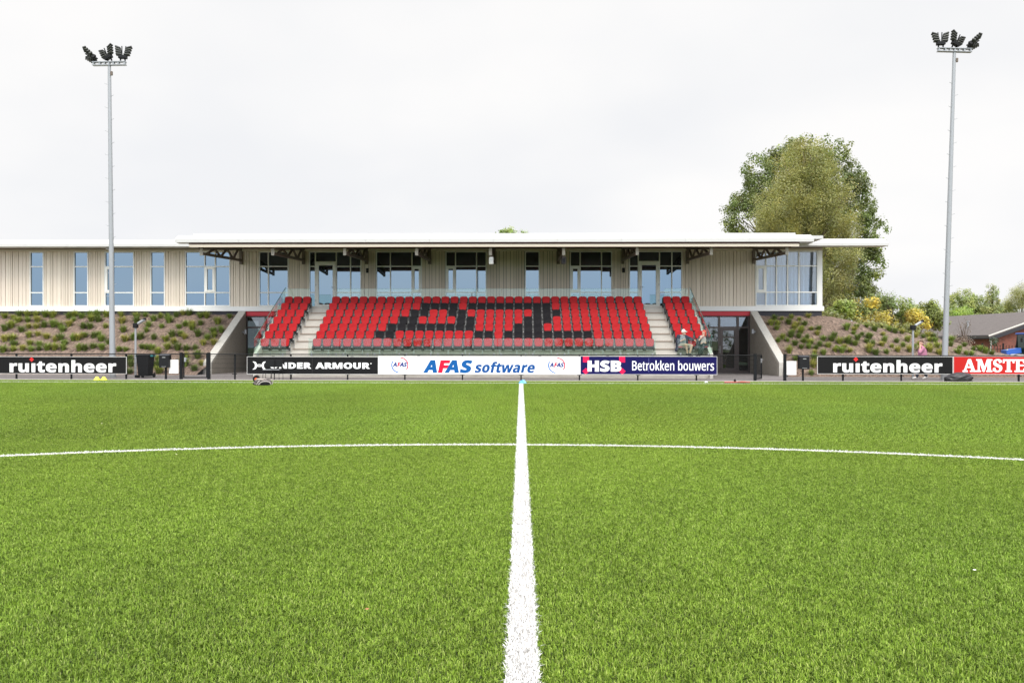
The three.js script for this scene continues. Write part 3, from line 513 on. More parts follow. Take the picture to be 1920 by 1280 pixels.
// ---------- floodlight masts ----------
function mast(label, x, z, lean, mirror, h = 14.05) {
  const o = thing('floodlight_mast', label, 'floodlight mast', x, gy(x), z); o.rotation.z = lean; o.scale.x = 1;
  const prof = [[0.17, -0.1], [0.17, 0.02], [0.14, 0.03], [0.13, 1.5], [0.115, 4], [0.1, 8], [0.075, h - 0.3], [0.07, h]];
  part(o, 'pole', new THREE.LatheGeometry(prof.map((q) => new THREE.Vector2(...q)), 8), M.galv);
  part(o, 'base_cover', rod([0, 0, 0], [0, 1.02, 0], 0.155, 0.15, 8), M.galv);
  for (let k = 0; k < 21; k++) { const y = 2.6 + k * 0.53, s = k % 2 ? 1 : -1, r = lerp(0.12, 0.08, y / h); part(o, 'step_rung', rod([s * r * 0.8, y, 0.03], [s * (r + 0.12), y + 0.05, 0.05], 0.009, 0.009, 6), M.galv); }
  part(o, 'junction_box', rb(0.09, 0.18, 0.08, 0.01, 0.11, h - 0.35, 0.03), M.truss);
  part(o, 'crossbar', merge([bx(1.5, 0.03, 0.2, 0, h + 0.17, 0), bx(1.5, 0.025, 0.2, 0, h + 0.03, 0), ...[-0.7, -0.42, -0.2, 0, 0.2, 0.42, 0.7].map((u) => bx(0.06, 0.12, 0.16, u, h + 0.1, 0))]), M.galv);
  for (const [cx, turn, roll] of [[-0.62 * mirror, -1.0 * mirror, 1.1 * mirror], [0.0, -0.3 * mirror, 0.38 * mirror], [0.62 * mirror, 0.05 * mirror, -0.03 * mirror]]) {
    const f = new THREE.Group(); f.name = 'floodlight'; f.position.set(cx, h + 0.3, 0.02); f.rotation.set(0, turn, roll, 'ZYX'); o.add(f);
    part(f, 'driver_box', merge([rb(0.36, 0.15, 0.2, 0.02, 0, 0.08, 0), bx(0.05, 0.2, 0.05, -0.1, -0.03, 0), bx(0.05, 0.2, 0.05, 0.1, -0.03, 0)]), M.black);
    part(f, 'lamp_arm', merge([bar([-0.05, 0.12, -0.03], [-0.09, 0.6, -0.09], 0.035), bar([0.05, 0.12, -0.03], [0.09, 0.6, -0.09], 0.035)]), M.black);
    for (const s of [-1, 1]) for (let k = 0; k < 4; k++) {
      const q = part(f, 'lamp_module', merge([rb(0.26, 0.075, 0.15, 0.012), bx(0.22, 0.028, 0.004, 0, -0.01, 0.087)]), k % 2 ? lampA : lampB, s * (0.175 + 0.025 * k), 0.19 + k * 0.108, 0.0 - k * 0.02);
      q.rotation.set(-0.45, 0, s * (0.06 + k * 0.12));
    }
  }
  return o;
}
const lampA = mat(0.035, 0.036, 0.032, 0.35), lampB = mat(0.05, 0.052, 0.042, 0.35);
mast('tall grey floodlight mast at left in front of the soil bank', -18.392, -38.2, 0.0105, 1);
mast('tall grey floodlight mast at right in front of the brick house', 18.855, -38.2, -0.031, -1, 14.6);
mast('floodlight mast across the pitch, seen only as a reflection in the left windows', -53.6, 33, 0, 1, 12.6);
mast('floodlight mast across the pitch, seen only as a reflection in the middle windows', -6.5, 33, 0, -1, 13.6);
// ---------- things along the fence and on the pitch ----------
function lampPost(label, x, z, dir) {
  const o = thing('lamp_post', label, 'lamp post', x, pathY(x, -z), z);
  part(o, 'pole', rod([0, 0, 0], [0, 2.28, 0], 0.05, 0.045, 12), M.galv);
  part(o, 'joint_box', rb(0.2, 0.22, 0.2, 0.03, 0, 2.34, 0), M.black);
  const h = part(o, 'lamp_head', new THREE.CapsuleGeometry(0.065, 0.3, 6, 14).rotateZ(-Math.PI / 2 + 0.55).translate(0.26, 2.52, 0), M.galv);
  part(o, 'end_cap', rod([0.36, 2.6, 0], [0.47, 2.665, 0], 0.07, 0.05, 12), M.black); o.scale.x = dir; return h;
}
lampPost('short grey lamp post with tilted tubular head left, beside the wheelie bin', -17.628, -38.8, 1);
lampPost('short grey lamp post with tilted tubular head right, beside the walking person', 17.793, -38.9, 1);
{
  const x = -16.909, o = thing('wheelie_bin', 'black wheelie bin with teal handles behind the left fence', 'wheelie bin', x, pathY(x, 38.2), -38.2);
  const b = new THREE.CylinderGeometry(0.40, 0.31, 0.9, 4, 1).rotateY(Math.PI / 4).scale(0.98, 1, 1.1).translate(0, 0.53, 0);
  part(o, 'body', flat(b), M.rubber).geometry.computeVertexNormals();
  part(o, 'lid', rb(0.6, 0.06, 0.66, 0.025, 0, 1.01, 0), M.black);
  part(o, 'handle', rod([-0.33, 0.98, -0.3], [0.33, 0.98, -0.3], 0.03), mat(0.03, 0.25, 0.26, 0.5)); for (const s of [-1, 1]) part(o, 'handle_end', rb(0.1, 0.07, 0.12, 0.02, s * 0.33, 0.98, 0.1), mat(0.03, 0.25, 0.26, 0.5));
  for (const s of [-1, 1]) part(o, 'wheel', rod([s * 0.26 - 0.03, 0.1, -0.3], [s * 0.26 + 0.03, 0.1, -0.3], 0.1, 0.1, 18), M.rubber);
  part(o, 'foot', rb(0.16, 0.12, 0.2, 0.02, -0.32, 0.07, 0.1), M.rubber);
}
function litterBin(label, x, label2, sx) {
  const o = thing('litter_bin', label, 'litter bin', x, gy(x), ZF + 0.06);
  part(o, 'post', bx(0.07, 0.9, 0.07, 0, 0.45, -0.06), M.post);
  part(o, 'body', rb(0.43, 0.52, 0.3, 0.015, 0, 0.78, 0.02), M.black);
  part(o, 'hood', prism([[-0.13, 1.042], [0.17, 1.042], [0.17, 1.06], [-0.13, 1.12]], -0.215, 0.215), mat(0.05, 0.05, 0.06, 0.35));
  part(o, 'label_strip', merge([bx(0.14, 0.025, 0.004, 0, 0.96, 0.173), bx(0.2, 0.012, 0.004, 0, 0.56, 0.173)]), mat(0.45, 0.45, 0.45, 0.6));
  const s = thing('notice_board', label2, 'sign', sx, gy(sx), ZF + 0.05);
  part(s, 'plate', rb(0.42, 0.6, 0.012, 0.004, 0, 0.56, 0), M.white); part(s, 'clip', merge([bx(0.05, 0.03, 0.05, -0.14, 0.88, -0.02), bx(0.05, 0.03, 0.05, 0.14, 0.88, -0.02)]), M.post);
}
litterBin('black litter bin on a post in the left fence', -15.48, 'blank white notice board on the left fence beside the closed gate', -15.118);
litterBin('black litter bin on a post in the right fence', 12.189, 'blank white notice board on the right fence beside the open gate', 11.684);
const coneGeo = new THREE.LatheGeometry([[0.155, 0], [0.15, 0.012], [0.135, 0.02], [0.045, 0.155], [0.035, 0.16], [0.028, 0.152], [0.12, 0.012]].map((q) => new THREE.Vector2(...q)), 24);
const yellow = mat(0.75, 0.72, 0.08, 0.5), blue = mat(0.1, 0.36, 0.75, 0.45);
solo('marker_cone', coneGeo, yellow, 'yellow marker cone on the left edge of the pair', 'cone', -17.803, gy(-18) + 0.005, -35.6, 'yellow marker cones');
solo('marker_cone', coneGeo, yellow, 'yellow marker cone, right one of the pair near the mast foot', 'cone', -17.511, gy(-18) + 0.005, -35.6, 'yellow marker cones');
{ const g = coneGeo.clone().scale(0.9, 0.85, 0.9); solo('marker_cone', g, blue, 'blue marker cone, left of two at the end of the halfway line', 'cone', 0.021, 0.01, -33.3, 'blue marker cones'); solo('marker_cone', g, mat(0.2, 0.48, 0.8, 0.45), 'paler blue marker cone, right of two at the end of the halfway line', 'cone', 0.094, 0.02, -33.5, 'blue marker cones'); }
{
  const x = 8.603, o = thing('corner_flag', 'red flag pole lying flat on the turf near the open gate', 'flag pole', x, gy(x) + 0.03, -34.0, 0.05);
  part(o, 'pole', rod([-0.52, 0.03, 0], [0.5, 0.03, 0.02], 0.03, 0.025), mat(0.45, 0.07, 0.05, 0.6)); part(o, 'cloth', new THREE.SphereGeometry(1, 14, 8).scale(0.2, 0.035, 0.1).translate(0.2, 0.04, 0.05), mat(0.4, 0.08, 0.05, 0.8)); part(o, 'knob', ball(-0.1, 0.1, 0, 0.05, 0.06, 0.05), M.black);
}
const scrap = new THREE.CircleGeometry(0.009, 7).scale(1, 0.6, 1).rotateX(-1.2);
for (const [x, z, c, l, n] of [[-0.832, -4.598, [0.4, 0.16, 0.08], 'small reddish leaf on the near turf left of the halfway line', 'leaf'], [2.895, -5.474, [0.75, 0.73, 0.7], 'tiny white scrap on the near turf at far right', 'paper'], [-7.676, -15.526, [0.6, 0.55, 0.35], 'tiny pale scrap on the turf beyond the circle line at left', 'paper'], [-4.524, -11.141, [0.5, 0.48, 0.3], 'dry pale leaf on the turf just inside the circle line at left', 'leaf']]) { const o = solo(n === 'leaf' ? 'fallen_leaf' : 'paper_scrap', scrap, mat(...c, 0.8), l, n, x, gy(x) + 0.035, z); o.scale.setScalar(1 - z / 25); o.rotation.y = rr(-0.8, 0.8); }
function crumple(r, sx, sy, sz, k, n = 3) { const g = new THREE.IcosahedronGeometry(1, n), p = g.attributes.position; for (let i = 0; i < p.count; i++) { const v = V(p.getX(i), p.getY(i), p.getZ(i)), d = 1 + k * noise.noise(v.x * 2.1 + r, v.y * 2.1, v.z * 2.1) + k * 0.5 * noise.noise(v.x * 5 + r, v.y * 5, v.z * 5); p.setXYZ(i, v.x * d * sx, Math.max(-0.72, v.y * d) * sy, v.z * d * sz); } g.computeVertexNormals(); return g; }
solo('paper', crumple(4, 0.06, 0.035, 0.05, 0.6, 2), mat(0.75, 0.78, 0.8, 0.8), 'small crumpled white paper lying on the turf near the touchline', 'paper', 7.453, gy(7) + 0.05, -34.4);
{
  const x = 18.421, o = thing('covered_equipment', 'low equipment under a black cover before the red board', 'covered equipment', x, gy(x), -36.1);
  const sh = crumple(9, 0.6, 0.24, 0.3, 0.16, 5), p = sh.attributes.position; for (let i = 0; i < p.count; i++) { const u = clamp((p.getX(i) + 0.5) / 0.45); p.setY(i, p.getY(i) * lerp(0.62, 1, u)); } sh.computeVertexNormals();
  part(o, 'cover', sh, mat(0.018, 0.017, 0.02, 0.42), 0, 0.175, 0); part(o, 'base', rb(0.95, 0.08, 0.4, 0.02, -0.02, 0.045, 0), M.black); part(o, 'foot', merge([bx(0.06, 0.12, 0.3, -0.5, 0.07, 0), bx(0.06, 0.05, 0.3, 0.5, 0.03, 0)]), M.black);
}
{ // two slim stacking chairs by the fence
  const mk = () => {
    const o = new THREE.Group();
    part(o, 'backrest', rb(0.36, 0.3, 0.025, 0.012, 0, 0.7, -0.2), M.black); part(o, 'seat', rb(0.38, 0.035, 0.38, 0.015, 0, 0.42, 0), M.black); part(o, 'seat_edge', rb(0.38, 0.03, 0.02, 0.008, 0, 0.445, 0.2), M.metal);
    for (const [a, b] of [[-1, 1], [1, 1], [-1, -1], [1, -1]]) part(o, 'leg', rod([a * 0.17, b < 0 ? 0.84 : 0.42, b * 0.17 - (b < 0 ? 0.02 : 0)], [a * 0.19, 0, b * 0.21], 0.012, 0.012, 8), M.black);
    return o;
  };
  const a = mk(), b = a.clone();
  a.position.set(-10.787, gy(-11) + 0.01, -36.3); b.position.set(-10.444, gy(-10.6) + 0.01, -36.35); b.rotation.y = -0.12;
  for (const [o, l] of [[a, 'slim black stacking chair on the left, before the black board'], [b, 'slim black stacking chair on the right, before the black board']]) { o.name = numbered('chair'); scene.add(o); tag(o, l, 'chair', 'black chairs beside the pitch'); }
}
{ // sports bag and a wheel
  const z = -31.2, x = -9.477, o = thing('sports_bag', 'grey and black sports bag lying on the turf before the chairs', 'bag', x, gy(x), z, 0.1), g1 = mat(0.12, 0.1, 0.095, 0.8), g2 = mat(0.34, 0.3, 0.27, 0.8);
  part(o, 'body', crumple(2, 0.32, 0.14, 0.17, 0.3, 4), g1, 0, 0.11, 0); part(o, 'pocket', crumple(6, 0.17, 0.08, 0.06, 0.25, 3), M.rubber, 0.1, 0.08, 0.14);
  part(o, 'flap', crumple(12, 0.2, 0.06, 0.13, 0.35, 3), g2, -0.06, 0.22, 0.03); part(o, 'piping', new THREE.TubeGeometry(new THREE.CatmullRomCurve3([V(-0.12, 0.05, 0.19), V(-0.02, 0.14, 0.2), V(0.14, 0.17, 0.19), V(0.27, 0.13, 0.14), V(0.31, 0.04, 0.1)]), 20, 0.013, 6), mat(0.6, 0.56, 0.52, 0.6));
  part(o, 'strap', new THREE.TubeGeometry(new THREE.CatmullRomCurve3([V(0.22, 0.14, 0.05), V(0.3, 0.24, 0.02), V(0.37, 0.2, 0.03), V(0.34, 0.05, 0.06)]), 18, 0.016, 6), g2); part(o, 'side_strap', new THREE.TubeGeometry(new THREE.CatmullRomCurve3([V(-0.2, 0.05, 0.15), V(-0.14, 0.14, 0.18), V(-0.08, 0.2, 0.14)]), 10, 0.014, 6), mat(0.6, 0.56, 0.52, 0.6));
  const w = thing('cable_reel', 'black round reel with an orange hub standing behind the sports bag', 'reel', -9.837, gy(-9.8), -31.6, 0.12);
  part(w, 'rim', new THREE.TorusGeometry(0.095, 0.045, 12, 28).translate(0, 0.235, 0), M.rubber); part(w, 'disc', rod([0, 0.235, -0.03], [0, 0.235, 0.03], 0.1, 0.1, 24), M.black); part(w, 'hub', rod([-0.012, 0.225, 0.03], [-0.012, 0.225, 0.05], 0.058, 0.054, 20), mat(0.75, 0.1, 0.02, 0.5));
  part(w, 'stand', merge([rb(0.16, 0.1, 0.14, 0.02, -0.04, 0.055, 0), bx(0.03, 0.18, 0.03, -0.09, 0.13, -0.03)]), M.black);
}

// ---------- people ----------
// A smooth surface round tapered bones (surface nets on a grid).
function flesh(bones, cell, k = 0.035) {
  let lo = [1e9, 1e9, 1e9], hi = [-1e9, -1e9, -1e9];
  for (const [a, b, r0, r1] of bones) for (let i = 0; i < 3; i++) { lo[i] = Math.min(lo[i], a[i] - r0 - 2 * cell - k, b[i] - r1 - 2 * cell - k); hi[i] = Math.max(hi[i], a[i] + r0 + 2 * cell + k, b[i] + r1 + 2 * cell + k); }
  const n = hi.map((h, i) => Math.ceil((h - lo[i]) / cell) + 1), f = new Float32Array(n[0] * n[1] * n[2]).fill(1);
  const at = (x, y, z) => (z * n[1] + y) * n[0] + x;
  for (let z = 0; z < n[2]; z++) for (let y = 0; y < n[1]; y++) for (let x = 0; x < n[0]; x++) {
    const p = [lo[0] + x * cell, lo[1] + y * cell, lo[2] + z * cell]; let s = 1;
    for (const [a, b, r0, r1, sx = 1, sz = 1] of bones) {
      const d = [b[0] - a[0], b[1] - a[1], b[2] - a[2]], q = [p[0] - a[0], p[1] - a[1], p[2] - a[2]], t = clamp((q[0] * d[0] + q[1] * d[1] + q[2] * d[2]) / (d[0] * d[0] + d[1] * d[1] + d[2] * d[2] + 1e-9));
      const e = Math.hypot((q[0] - t * d[0]) / sx, q[1] - t * d[1], (q[2] - t * d[2]) / sz) - lerp(r0, r1, t), h = Math.max(k - Math.abs(s - e), 0) / k; s = Math.min(s, e) - h * h * k * 0.25;
    }
    f[at(x, y, z)] = s;
  }
  const id = new Int32Array(f.length).fill(-1), pos = [], ix = [];
  for (let z = 0; z < n[2] - 1; z++) for (let y = 0; y < n[1] - 1; y++) for (let x = 0; x < n[0] - 1; x++) {
    let c = 0, px = 0, py = 0, pz = 0;
    const v = []; for (let i = 0; i < 8; i++) v.push(f[at(x + (i & 1), y + ((i >> 1) & 1), z + (i >> 2))]);
    for (let i = 0; i < 8; i++) for (const b of [1, 2, 4]) if (!(i & b) && (v[i] < 0) !== (v[i | b] < 0)) { const t = v[i] / (v[i] - v[i | b]); px += (i & 1) + (b === 1 ? t : 0); py += ((i >> 1) & 1) + (b === 2 ? t : 0); pz += (i >> 2) + (b === 4 ? t : 0); c++; }
    if (c) { id[at(x, y, z)] = pos.length / 3; pos.push(lo[0] + (x + px / c) * cell, lo[1] + (y + py / c) * cell, lo[2] + (z + pz / c) * cell); }
  }
  for (let z = 1; z < n[2] - 1; z++) for (let y = 1; y < n[1] - 1; y++) for (let x = 1; x < n[0] - 1; x++) {
    const s = f[at(x, y, z)] < 0;
    for (const [b, u, w] of [[[1, 0, 0], [0, 1, 0], [0, 0, 1]], [[0, 1, 0], [0, 0, 1], [1, 0, 0]], [[0, 0, 1], [1, 0, 0], [0, 1, 0]]]) {
      if (s === f[at(x + b[0], y + b[1], z + b[2])] < 0) continue;
      const q = [id[at(x, y, z)], id[at(x - u[0], y - u[1], z - u[2])], id[at(x - u[0] - w[0], y - u[1] - w[1], z - u[2] - w[2])], id[at(x - w[0], y - w[1], z - w[2])]];
      s ? ix.push(q[0], q[1], q[2], q[0], q[2], q[3]) : ix.push(q[0], q[2], q[1], q[0], q[3], q[2]);
    }
  }
  const g = new THREE.BufferGeometry(); g.setAttribute('position', new THREE.Float32BufferAttribute(pos, 3)); g.setAttribute('uv', new THREE.Float32BufferAttribute(new Float32Array(pos.length / 3 * 2), 2)); g.setIndex(ix); g.computeVertexNormals(); return g;
}
const mid = (a, b, t) => a.map((v, i) => lerp(v, b[i], t));
function hand(w, e, curl, side) {                                    // palm and five fingers leading on from the forearm e -> w
  const d = V(...w).sub(V(...e)).normalize(), s = V(0, 1, 0).cross(d); if (s.length() < 0.1) s.set(1, 0, 0); s.normalize(); const nrm = d.clone().cross(s).normalize(), P = V(...w);
  const off = (a, b, c) => P.clone().addScaledVector(d, a).addScaledVector(s, b).addScaledVector(nrm, c).toArray();
  const l = [[off(0.0, 0, 0), off(0.075, 0, 0), 0.026, 0.034]];
  [[-0.027, 0.062], [-0.009, 0.074], [0.009, 0.07], [0.027, 0.055]].forEach(([u, n]) => { const k = off(0.09 + n * 0.55, u * 1.1, -curl * n * 0.35); l.push([off(0.085, u, 0), k, 0.0095, 0.009], [k, off(0.09 + n * (1 - 0.35 * curl), u * 1.15, -curl * n), 0.009, 0.008]); });
  const t = off(0.05, side * 0.045, -0.015); l.push([off(0.02, side * 0.02, 0), t, 0.012, 0.011], [t, off(0.085, side * 0.055, -0.025), 0.011, 0.009]);
  return l;
}
function person(label, x, y, z, turn, J, look, dress) {
  const o = thing('person', label, 'person', x, y, z, turn);
  const { pelvis, chest, neck, head, sh, el, wr, hip, kn, an, toe } = J, skin = [], R = J.k ?? 1;
  skin.push([pelvis, chest, 0.12 * R, 0.125 * R, 1.25, 0.9], [mid(pelvis, chest, 0.6), mid(chest, neck, 0.75), 0.12 * R, 0.07 * R, 1.3, 0.9], [mid(chest, neck, 0.6), head, 0.05, 0.05]);
  for (const i of [0, 1]) {
    skin.push([mid(neck, sh[i], 0.3), sh[i], 0.06, 0.058], [sh[i], el[i], 0.05 * R, 0.04 * R], [el[i], wr[i], 0.041 * R, 0.027], [pelvis, hip[i], 0.1, 0.09 * R], [hip[i], kn[i], 0.083 * R, 0.056 * R], [kn[i], an[i], 0.055 * R, 0.036], [an[i], toe[i], 0.038, 0.03]);
  }
  const body = flesh(skin, 0.016);
  const D = V(...look).normalize(), S = V(0, 1, 0).cross(D).normalize(), U = D.clone().cross(S), hp = (f, u, s) => V(...head).addScaledVector(D, f).addScaledVector(U, u).addScaledVector(S, s).toArray();
  const face = flesh([[hp(-0.02, 0.035, 0), hp(-0.012, 0.03, 0), 0.088, 0.088], [hp(0.02, 0.03, 0), hp(0.035, -0.06, 0), 0.062, 0.05], [hp(0.082, 0.012, 0), hp(0.1, -0.018, 0), 0.009, 0.014], [hp(0.07, -0.075, 0), hp(0.075, -0.08, 0), 0.028, 0.022], [hp(-0.01, 0.01, 0.085), hp(-0.02, -0.025, 0.085), 0.018, 0.013], [hp(-0.01, 0.01, -0.085), hp(-0.02, -0.025, -0.085), 0.018, 0.013], [hp(-0.01, -0.03, 0), mid(chest, neck, 0.8), 0.055, 0.052]], 0.008, 0.02);
  const hands = [flesh(hand(wr[0], el[0], J.curl?.[0] ?? 0.5, -1), 0.005, 0.008), flesh(hand(wr[1], el[1], J.curl?.[1] ?? 0.5, 1), 0.005, 0.008)];
  part(o, 'body', merge([body, face, ...hands]), dress.skin ?? M.skin);
  for (const s of [-1, 1]) part(o, 'eye', ball(...hp(0.078, 0.02, s * 0.032), 0.011, 0.008, 0.011, 8), M.black);
  part(o, 'mouth', ball(...hp(0.09, -0.05, 0), 0.02, 0.005, 0.012, 8), mat(0.35, 0.1, 0.09, 0.6));
  dress.parts({ o, J, hp, R });
  return o;
}
const grow = (a, b, r0, r1, ...s) => [a, b, r0 + 0.014, r1 + 0.014, ...s];
const torso = (J, R, low = 0) => [grow(mid(J.pelvis, J.chest, low), J.chest, 0.125 * R, 0.13 * R, 1.28, 0.95), grow(mid(J.pelvis, J.chest, 0.6), mid(J.chest, J.neck, 0.7), 0.122 * R, 0.075 * R, 1.32, 0.95), ...[0, 1].map((i) => grow(mid(J.neck, J.sh[i], 0.35), J.sh[i], 0.062, 0.06))];
const sleeve = (J, R, i, t = 1) => [grow(J.sh[i], J.el[i], 0.053 * R, 0.046 * R), ...(t > 0 ? [grow(J.el[i], mid(J.el[i], J.wr[i], t), 0.046 * R, lerp(0.046, 0.034, t))] : [])];
const leg = (J, R, i, t = 1) => [grow(J.pelvis, J.hip[i], 0.104, 0.094 * R), ...(t < 0 ? [grow(J.hip[i], mid(J.hip[i], J.kn[i], -t), 0.09 * R, 0.075 * R)] : [grow(J.hip[i], J.kn[i], 0.086 * R, 0.062 * R), grow(J.kn[i], mid(J.kn[i], J.an[i], t), 0.06 * R, 0.048)])];
const shoes = (o, J, m) => { for (const i of [0, 1]) part(o, 'shoe', flesh([grow(J.an[i], J.an[i], 0.03, 0.03), grow(mid(J.an[i], J.toe[i], -0.2), J.toe[i], 0.032, 0.03)], 0.012), m); };
person('person in a white cap, dark jacket and shorts in the right block front row', 7.43, 1.0, -39.5, 0, {
  pelvis: [0, 0.52, 0.16], chest: [-0.01, 0.8, 0.13], neck: [0.02, 0.97, 0.14], head: [0.06, 1.1, 0.19], sh: [[-0.19, 0.9, 0.15], [0.19, 0.91, 0.12]], el: [[-0.22, 0.64, 0.22], [0.38, 0.83, 0.1]], wr: [[-0.02, 0.76, 0.35], [0.52, 0.76, 0.16]],
  hip: [[-0.08, 0.49, 0.2], [0.09, 0.49, 0.2]], kn: [[0.08, 0.53, 0.58], [0.36, 0.49, 0.5]], an: [[0.16, 0.12, 0.56], [0.24, 0.12, 0.62]], toe: [[0.25, 0.05, 0.63], [0.36, 0.05, 0.63]], k: 1.08, curl: [0.9, 0.8],
}, [0.75, -0.05, 0.65], { parts: ({ o, J, hp, R }) => {
  part(o, 'shirt', flesh(torso(J, R), 0.016), mat(0.17, 0.19, 0.2, 0.9));
  part(o, 'jacket', flesh([...sleeve(J, R, 0, 0.4), ...sleeve(J, R, 1, 0.9), [[-0.17, 0.92, 0.1], [-0.19, 0.5, 0.1], 0.1, 0.11], [[-0.15, 0.93, 0.18], [-0.2, 0.62, 0.2], 0.07, 0.075], [[0.17, 0.93, 0.17], [0.19, 0.66, 0.17], 0.065, 0.07], [[0.15, 0.9, 0.03], [0.14, 0.55, 0.04], 0.085, 0.09], [[-0.2, 0.55, 0.12], [-0.27, 0.3, 0.16], 0.07, 0.08], [[-0.1, 0.9, 0.02], [0.12, 0.9, 0.0], 0.08, 0.08]], 0.016), mat(0.02, 0.024, 0.045, 0.85));
  part(o, 'shorts', flesh([...leg(J, R, 0, -0.75), ...leg(J, R, 1, -0.75)], 0.016), mat(0.3, 0.26, 0.2, 0.9)); shoes(o, J, mat(0.035, 0.035, 0.045, 0.6));
  part(o, 'cap', merge([flesh([[hp(-0.02, 0.055, 0), hp(-0.025, 0.075, 0), 0.098, 0.088]], 0.01, 0.02), flesh([[hp(0.06, 0.06, -0.03), hp(0.15, 0.05, -0.02), 0.02, 0.014], [hp(0.06, 0.06, 0.03), hp(0.15, 0.05, 0.02), 0.02, 0.014]], 0.008, 0.02)]), mat(0.75, 0.72, 0.66, 0.9)); part(o, 'glasses', merge([ball(...hp(0.088, 0.018, 0.035), 0.018), ball(...hp(0.088, 0.018, -0.035), 0.018)]), M.black);
} });
person('person with red hair, dark cardigan and trousers in the right block front row', 8.36, 1.0, -39.5, 0, {
  pelvis: [0.02, 0.51, 0.16], chest: [0.05, 0.78, 0.13], neck: [0.06, 0.94, 0.14], head: [0.05, 1.07, 0.18], sh: [[-0.12, 0.88, 0.18], [0.22, 0.87, 0.1]], el: [[-0.25, 0.7, 0.32], [0.24, 0.63, 0.16]], wr: [[-0.06, 0.9, 0.3], [-0.02, 0.62, 0.34]],
  hip: [[-0.07, 0.48, 0.2], [0.1, 0.48, 0.2]], kn: [[-0.22, 0.53, 0.55], [-0.05, 0.56, 0.58]], an: [[-0.24, 0.13, 0.55], [-0.15, 0.14, 0.6]], toe: [[-0.33, 0.05, 0.62], [-0.25, 0.06, 0.66]], k: 0.94, curl: [0.9, 0.6],
}, [-0.7, -0.05, 0.7], { parts: ({ o, J, hp, R }) => {
  part(o, 'blouse', flesh(torso(J, R), 0.016), mat(0.4, 0.34, 0.32, 0.9));
  part(o, 'cardigan', flesh([...sleeve(J, R, 0, 0), ...sleeve(J, R, 1, 0.1), [[-0.11, 0.87, 0.08], [-0.12, 0.52, 0.1], 0.08, 0.09], [[0.19, 0.89, 0.14], [0.17, 0.5, 0.16], 0.1, 0.11], [[-0.12, 0.9, 0.16], [-0.13, 0.66, 0.18], 0.07, 0.07], [[-0.08, 0.9, 0.05], [0.18, 0.9, 0.03], 0.075, 0.08]], 0.016), mat(0.028, 0.03, 0.034, 0.9));
  part(o, 'trousers', flesh([...leg(J, R, 0, 0.95), ...leg(J, R, 1, 0.95)], 0.016), mat(0.02, 0.032, 0.034, 0.9)); shoes(o, J, M.black);
  part(o, 'hair', flesh([[hp(-0.035, 0.05, 0), hp(-0.03, 0.06, 0), 0.1, 0.098], [hp(-0.03, 0.03, 0.06), hp(-0.02, -0.11, 0.075), 0.055, 0.04], [hp(-0.03, 0.03, -0.06), hp(-0.02, -0.11, -0.075), 0.055, 0.04], [hp(-0.06, 0, 0), hp(-0.06, -0.1, 0), 0.07, 0.05]], 0.01, 0.03), mat(0.4, 0.05, 0.025, 0.7));
} });
{
  const x = 18.05;
  person('person in a pink shirt walking behind the right fence, hand at the face', x, pathY(x, 38.6), -38.6, 0, {
    pelvis: [0.04, 0.95, 0], chest: [0.02, 1.28, 0], neck: [-0.01, 1.48, 0], head: [-0.04, 1.61, 0.02], sh: [[-0.02, 1.4, 0.19], [0.06, 1.41, -0.19]], el: [[-0.2, 1.22, 0.24], [0.18, 1.14, -0.22]], wr: [[-0.14, 1.45, 0.15], [0.06, 0.94, -0.22]],
    hip: [[0.03, 0.92, 0.1], [0.04, 0.92, -0.1]], kn: [[-0.14, 0.52, 0.1], [0.1, 0.5, -0.1]], an: [[-0.28, 0.1, 0.1], [0.26, 0.13, -0.1]], toe: [[-0.44, 0.06, 0.11], [0.12, 0.04, -0.1]], k: 1.05, curl: [0.9, 0.4],
  }, [-0.9, -0.08, 0.42], { parts: ({ o, J, hp, R }) => {
    part(o, 'shirt', flesh([...torso(J, R, -0.15), ...sleeve(J, R, 0, 0), ...sleeve(J, R, 1, 0)], 0.016), mat(0.42, 0.17, 0.25, 0.9));
    part(o, 'trousers', flesh([...leg(J, R, 0, 0.95), ...leg(J, R, 1, 0.95)], 0.016), mat(0.025, 0.03, 0.045, 0.9)); shoes(o, J, mat(0.7, 0.68, 0.66, 0.7));
    part(o, 'hair', flesh([[hp(-0.03, 0.06, 0), hp(-0.03, 0.07, 0), 0.094, 0.092], [hp(-0.07, 0.02, 0), hp(-0.07, -0.05, 0), 0.06, 0.05]], 0.01, 0.02), mat(0.1, 0.05, 0.03, 0.7));
  } });
}
// ---------- plants ----------
const leafMat = (r, g, b) => phys(r, g, b, { roughness: 0.75, transmission: 0.22, side: THREE.DoubleSide });
function tuft(n, h, spread) {                                        // a clump of arching blades
  const p = [], ix = [];
  for (let i = 0; i < n; i++) {
    const a = rr(0, 6.283), l = h * rr(0.7, 1.2), out = spread * rr(0.25, 1), w = rr(0.012, 0.022), x0 = rr(-0.06, 0.06), z0 = rr(-0.06, 0.06), dx = Math.cos(a), dz = Math.sin(a), b = p.length / 3;
    for (let k = 0; k <= 3; k++) { const t = k / 3, r = out * t * t * 0.6 + out * t * 0.4, y = l * (t - 0.42 * t * t * (out / spread)), ww = w * (1 - t * 0.85); for (const s of [-1, 1]) { p.push(x0 + dx * r - dz * ww * s, y, z0 + dz * r + dx * ww * s); } }
    for (let k = 0; k < 3; k++) { const q = b + k * 2; ix.push(q, q + 1, q + 2, q + 1, q + 3, q + 2); }
  }
  const g = new THREE.BufferGeometry(); g.setAttribute('position', new THREE.Float32BufferAttribute(p, 3)); g.setIndex(ix); g.computeVertexNormals(); return g;
}
const tufts = [0, 1, 2, 3, 4, 5].map(() => tuft(120, rr(0.36, 0.45), rr(0.32, 0.42))), cores = [0, 1, 2].map(() => tuft(60, 0.28, 0.26));
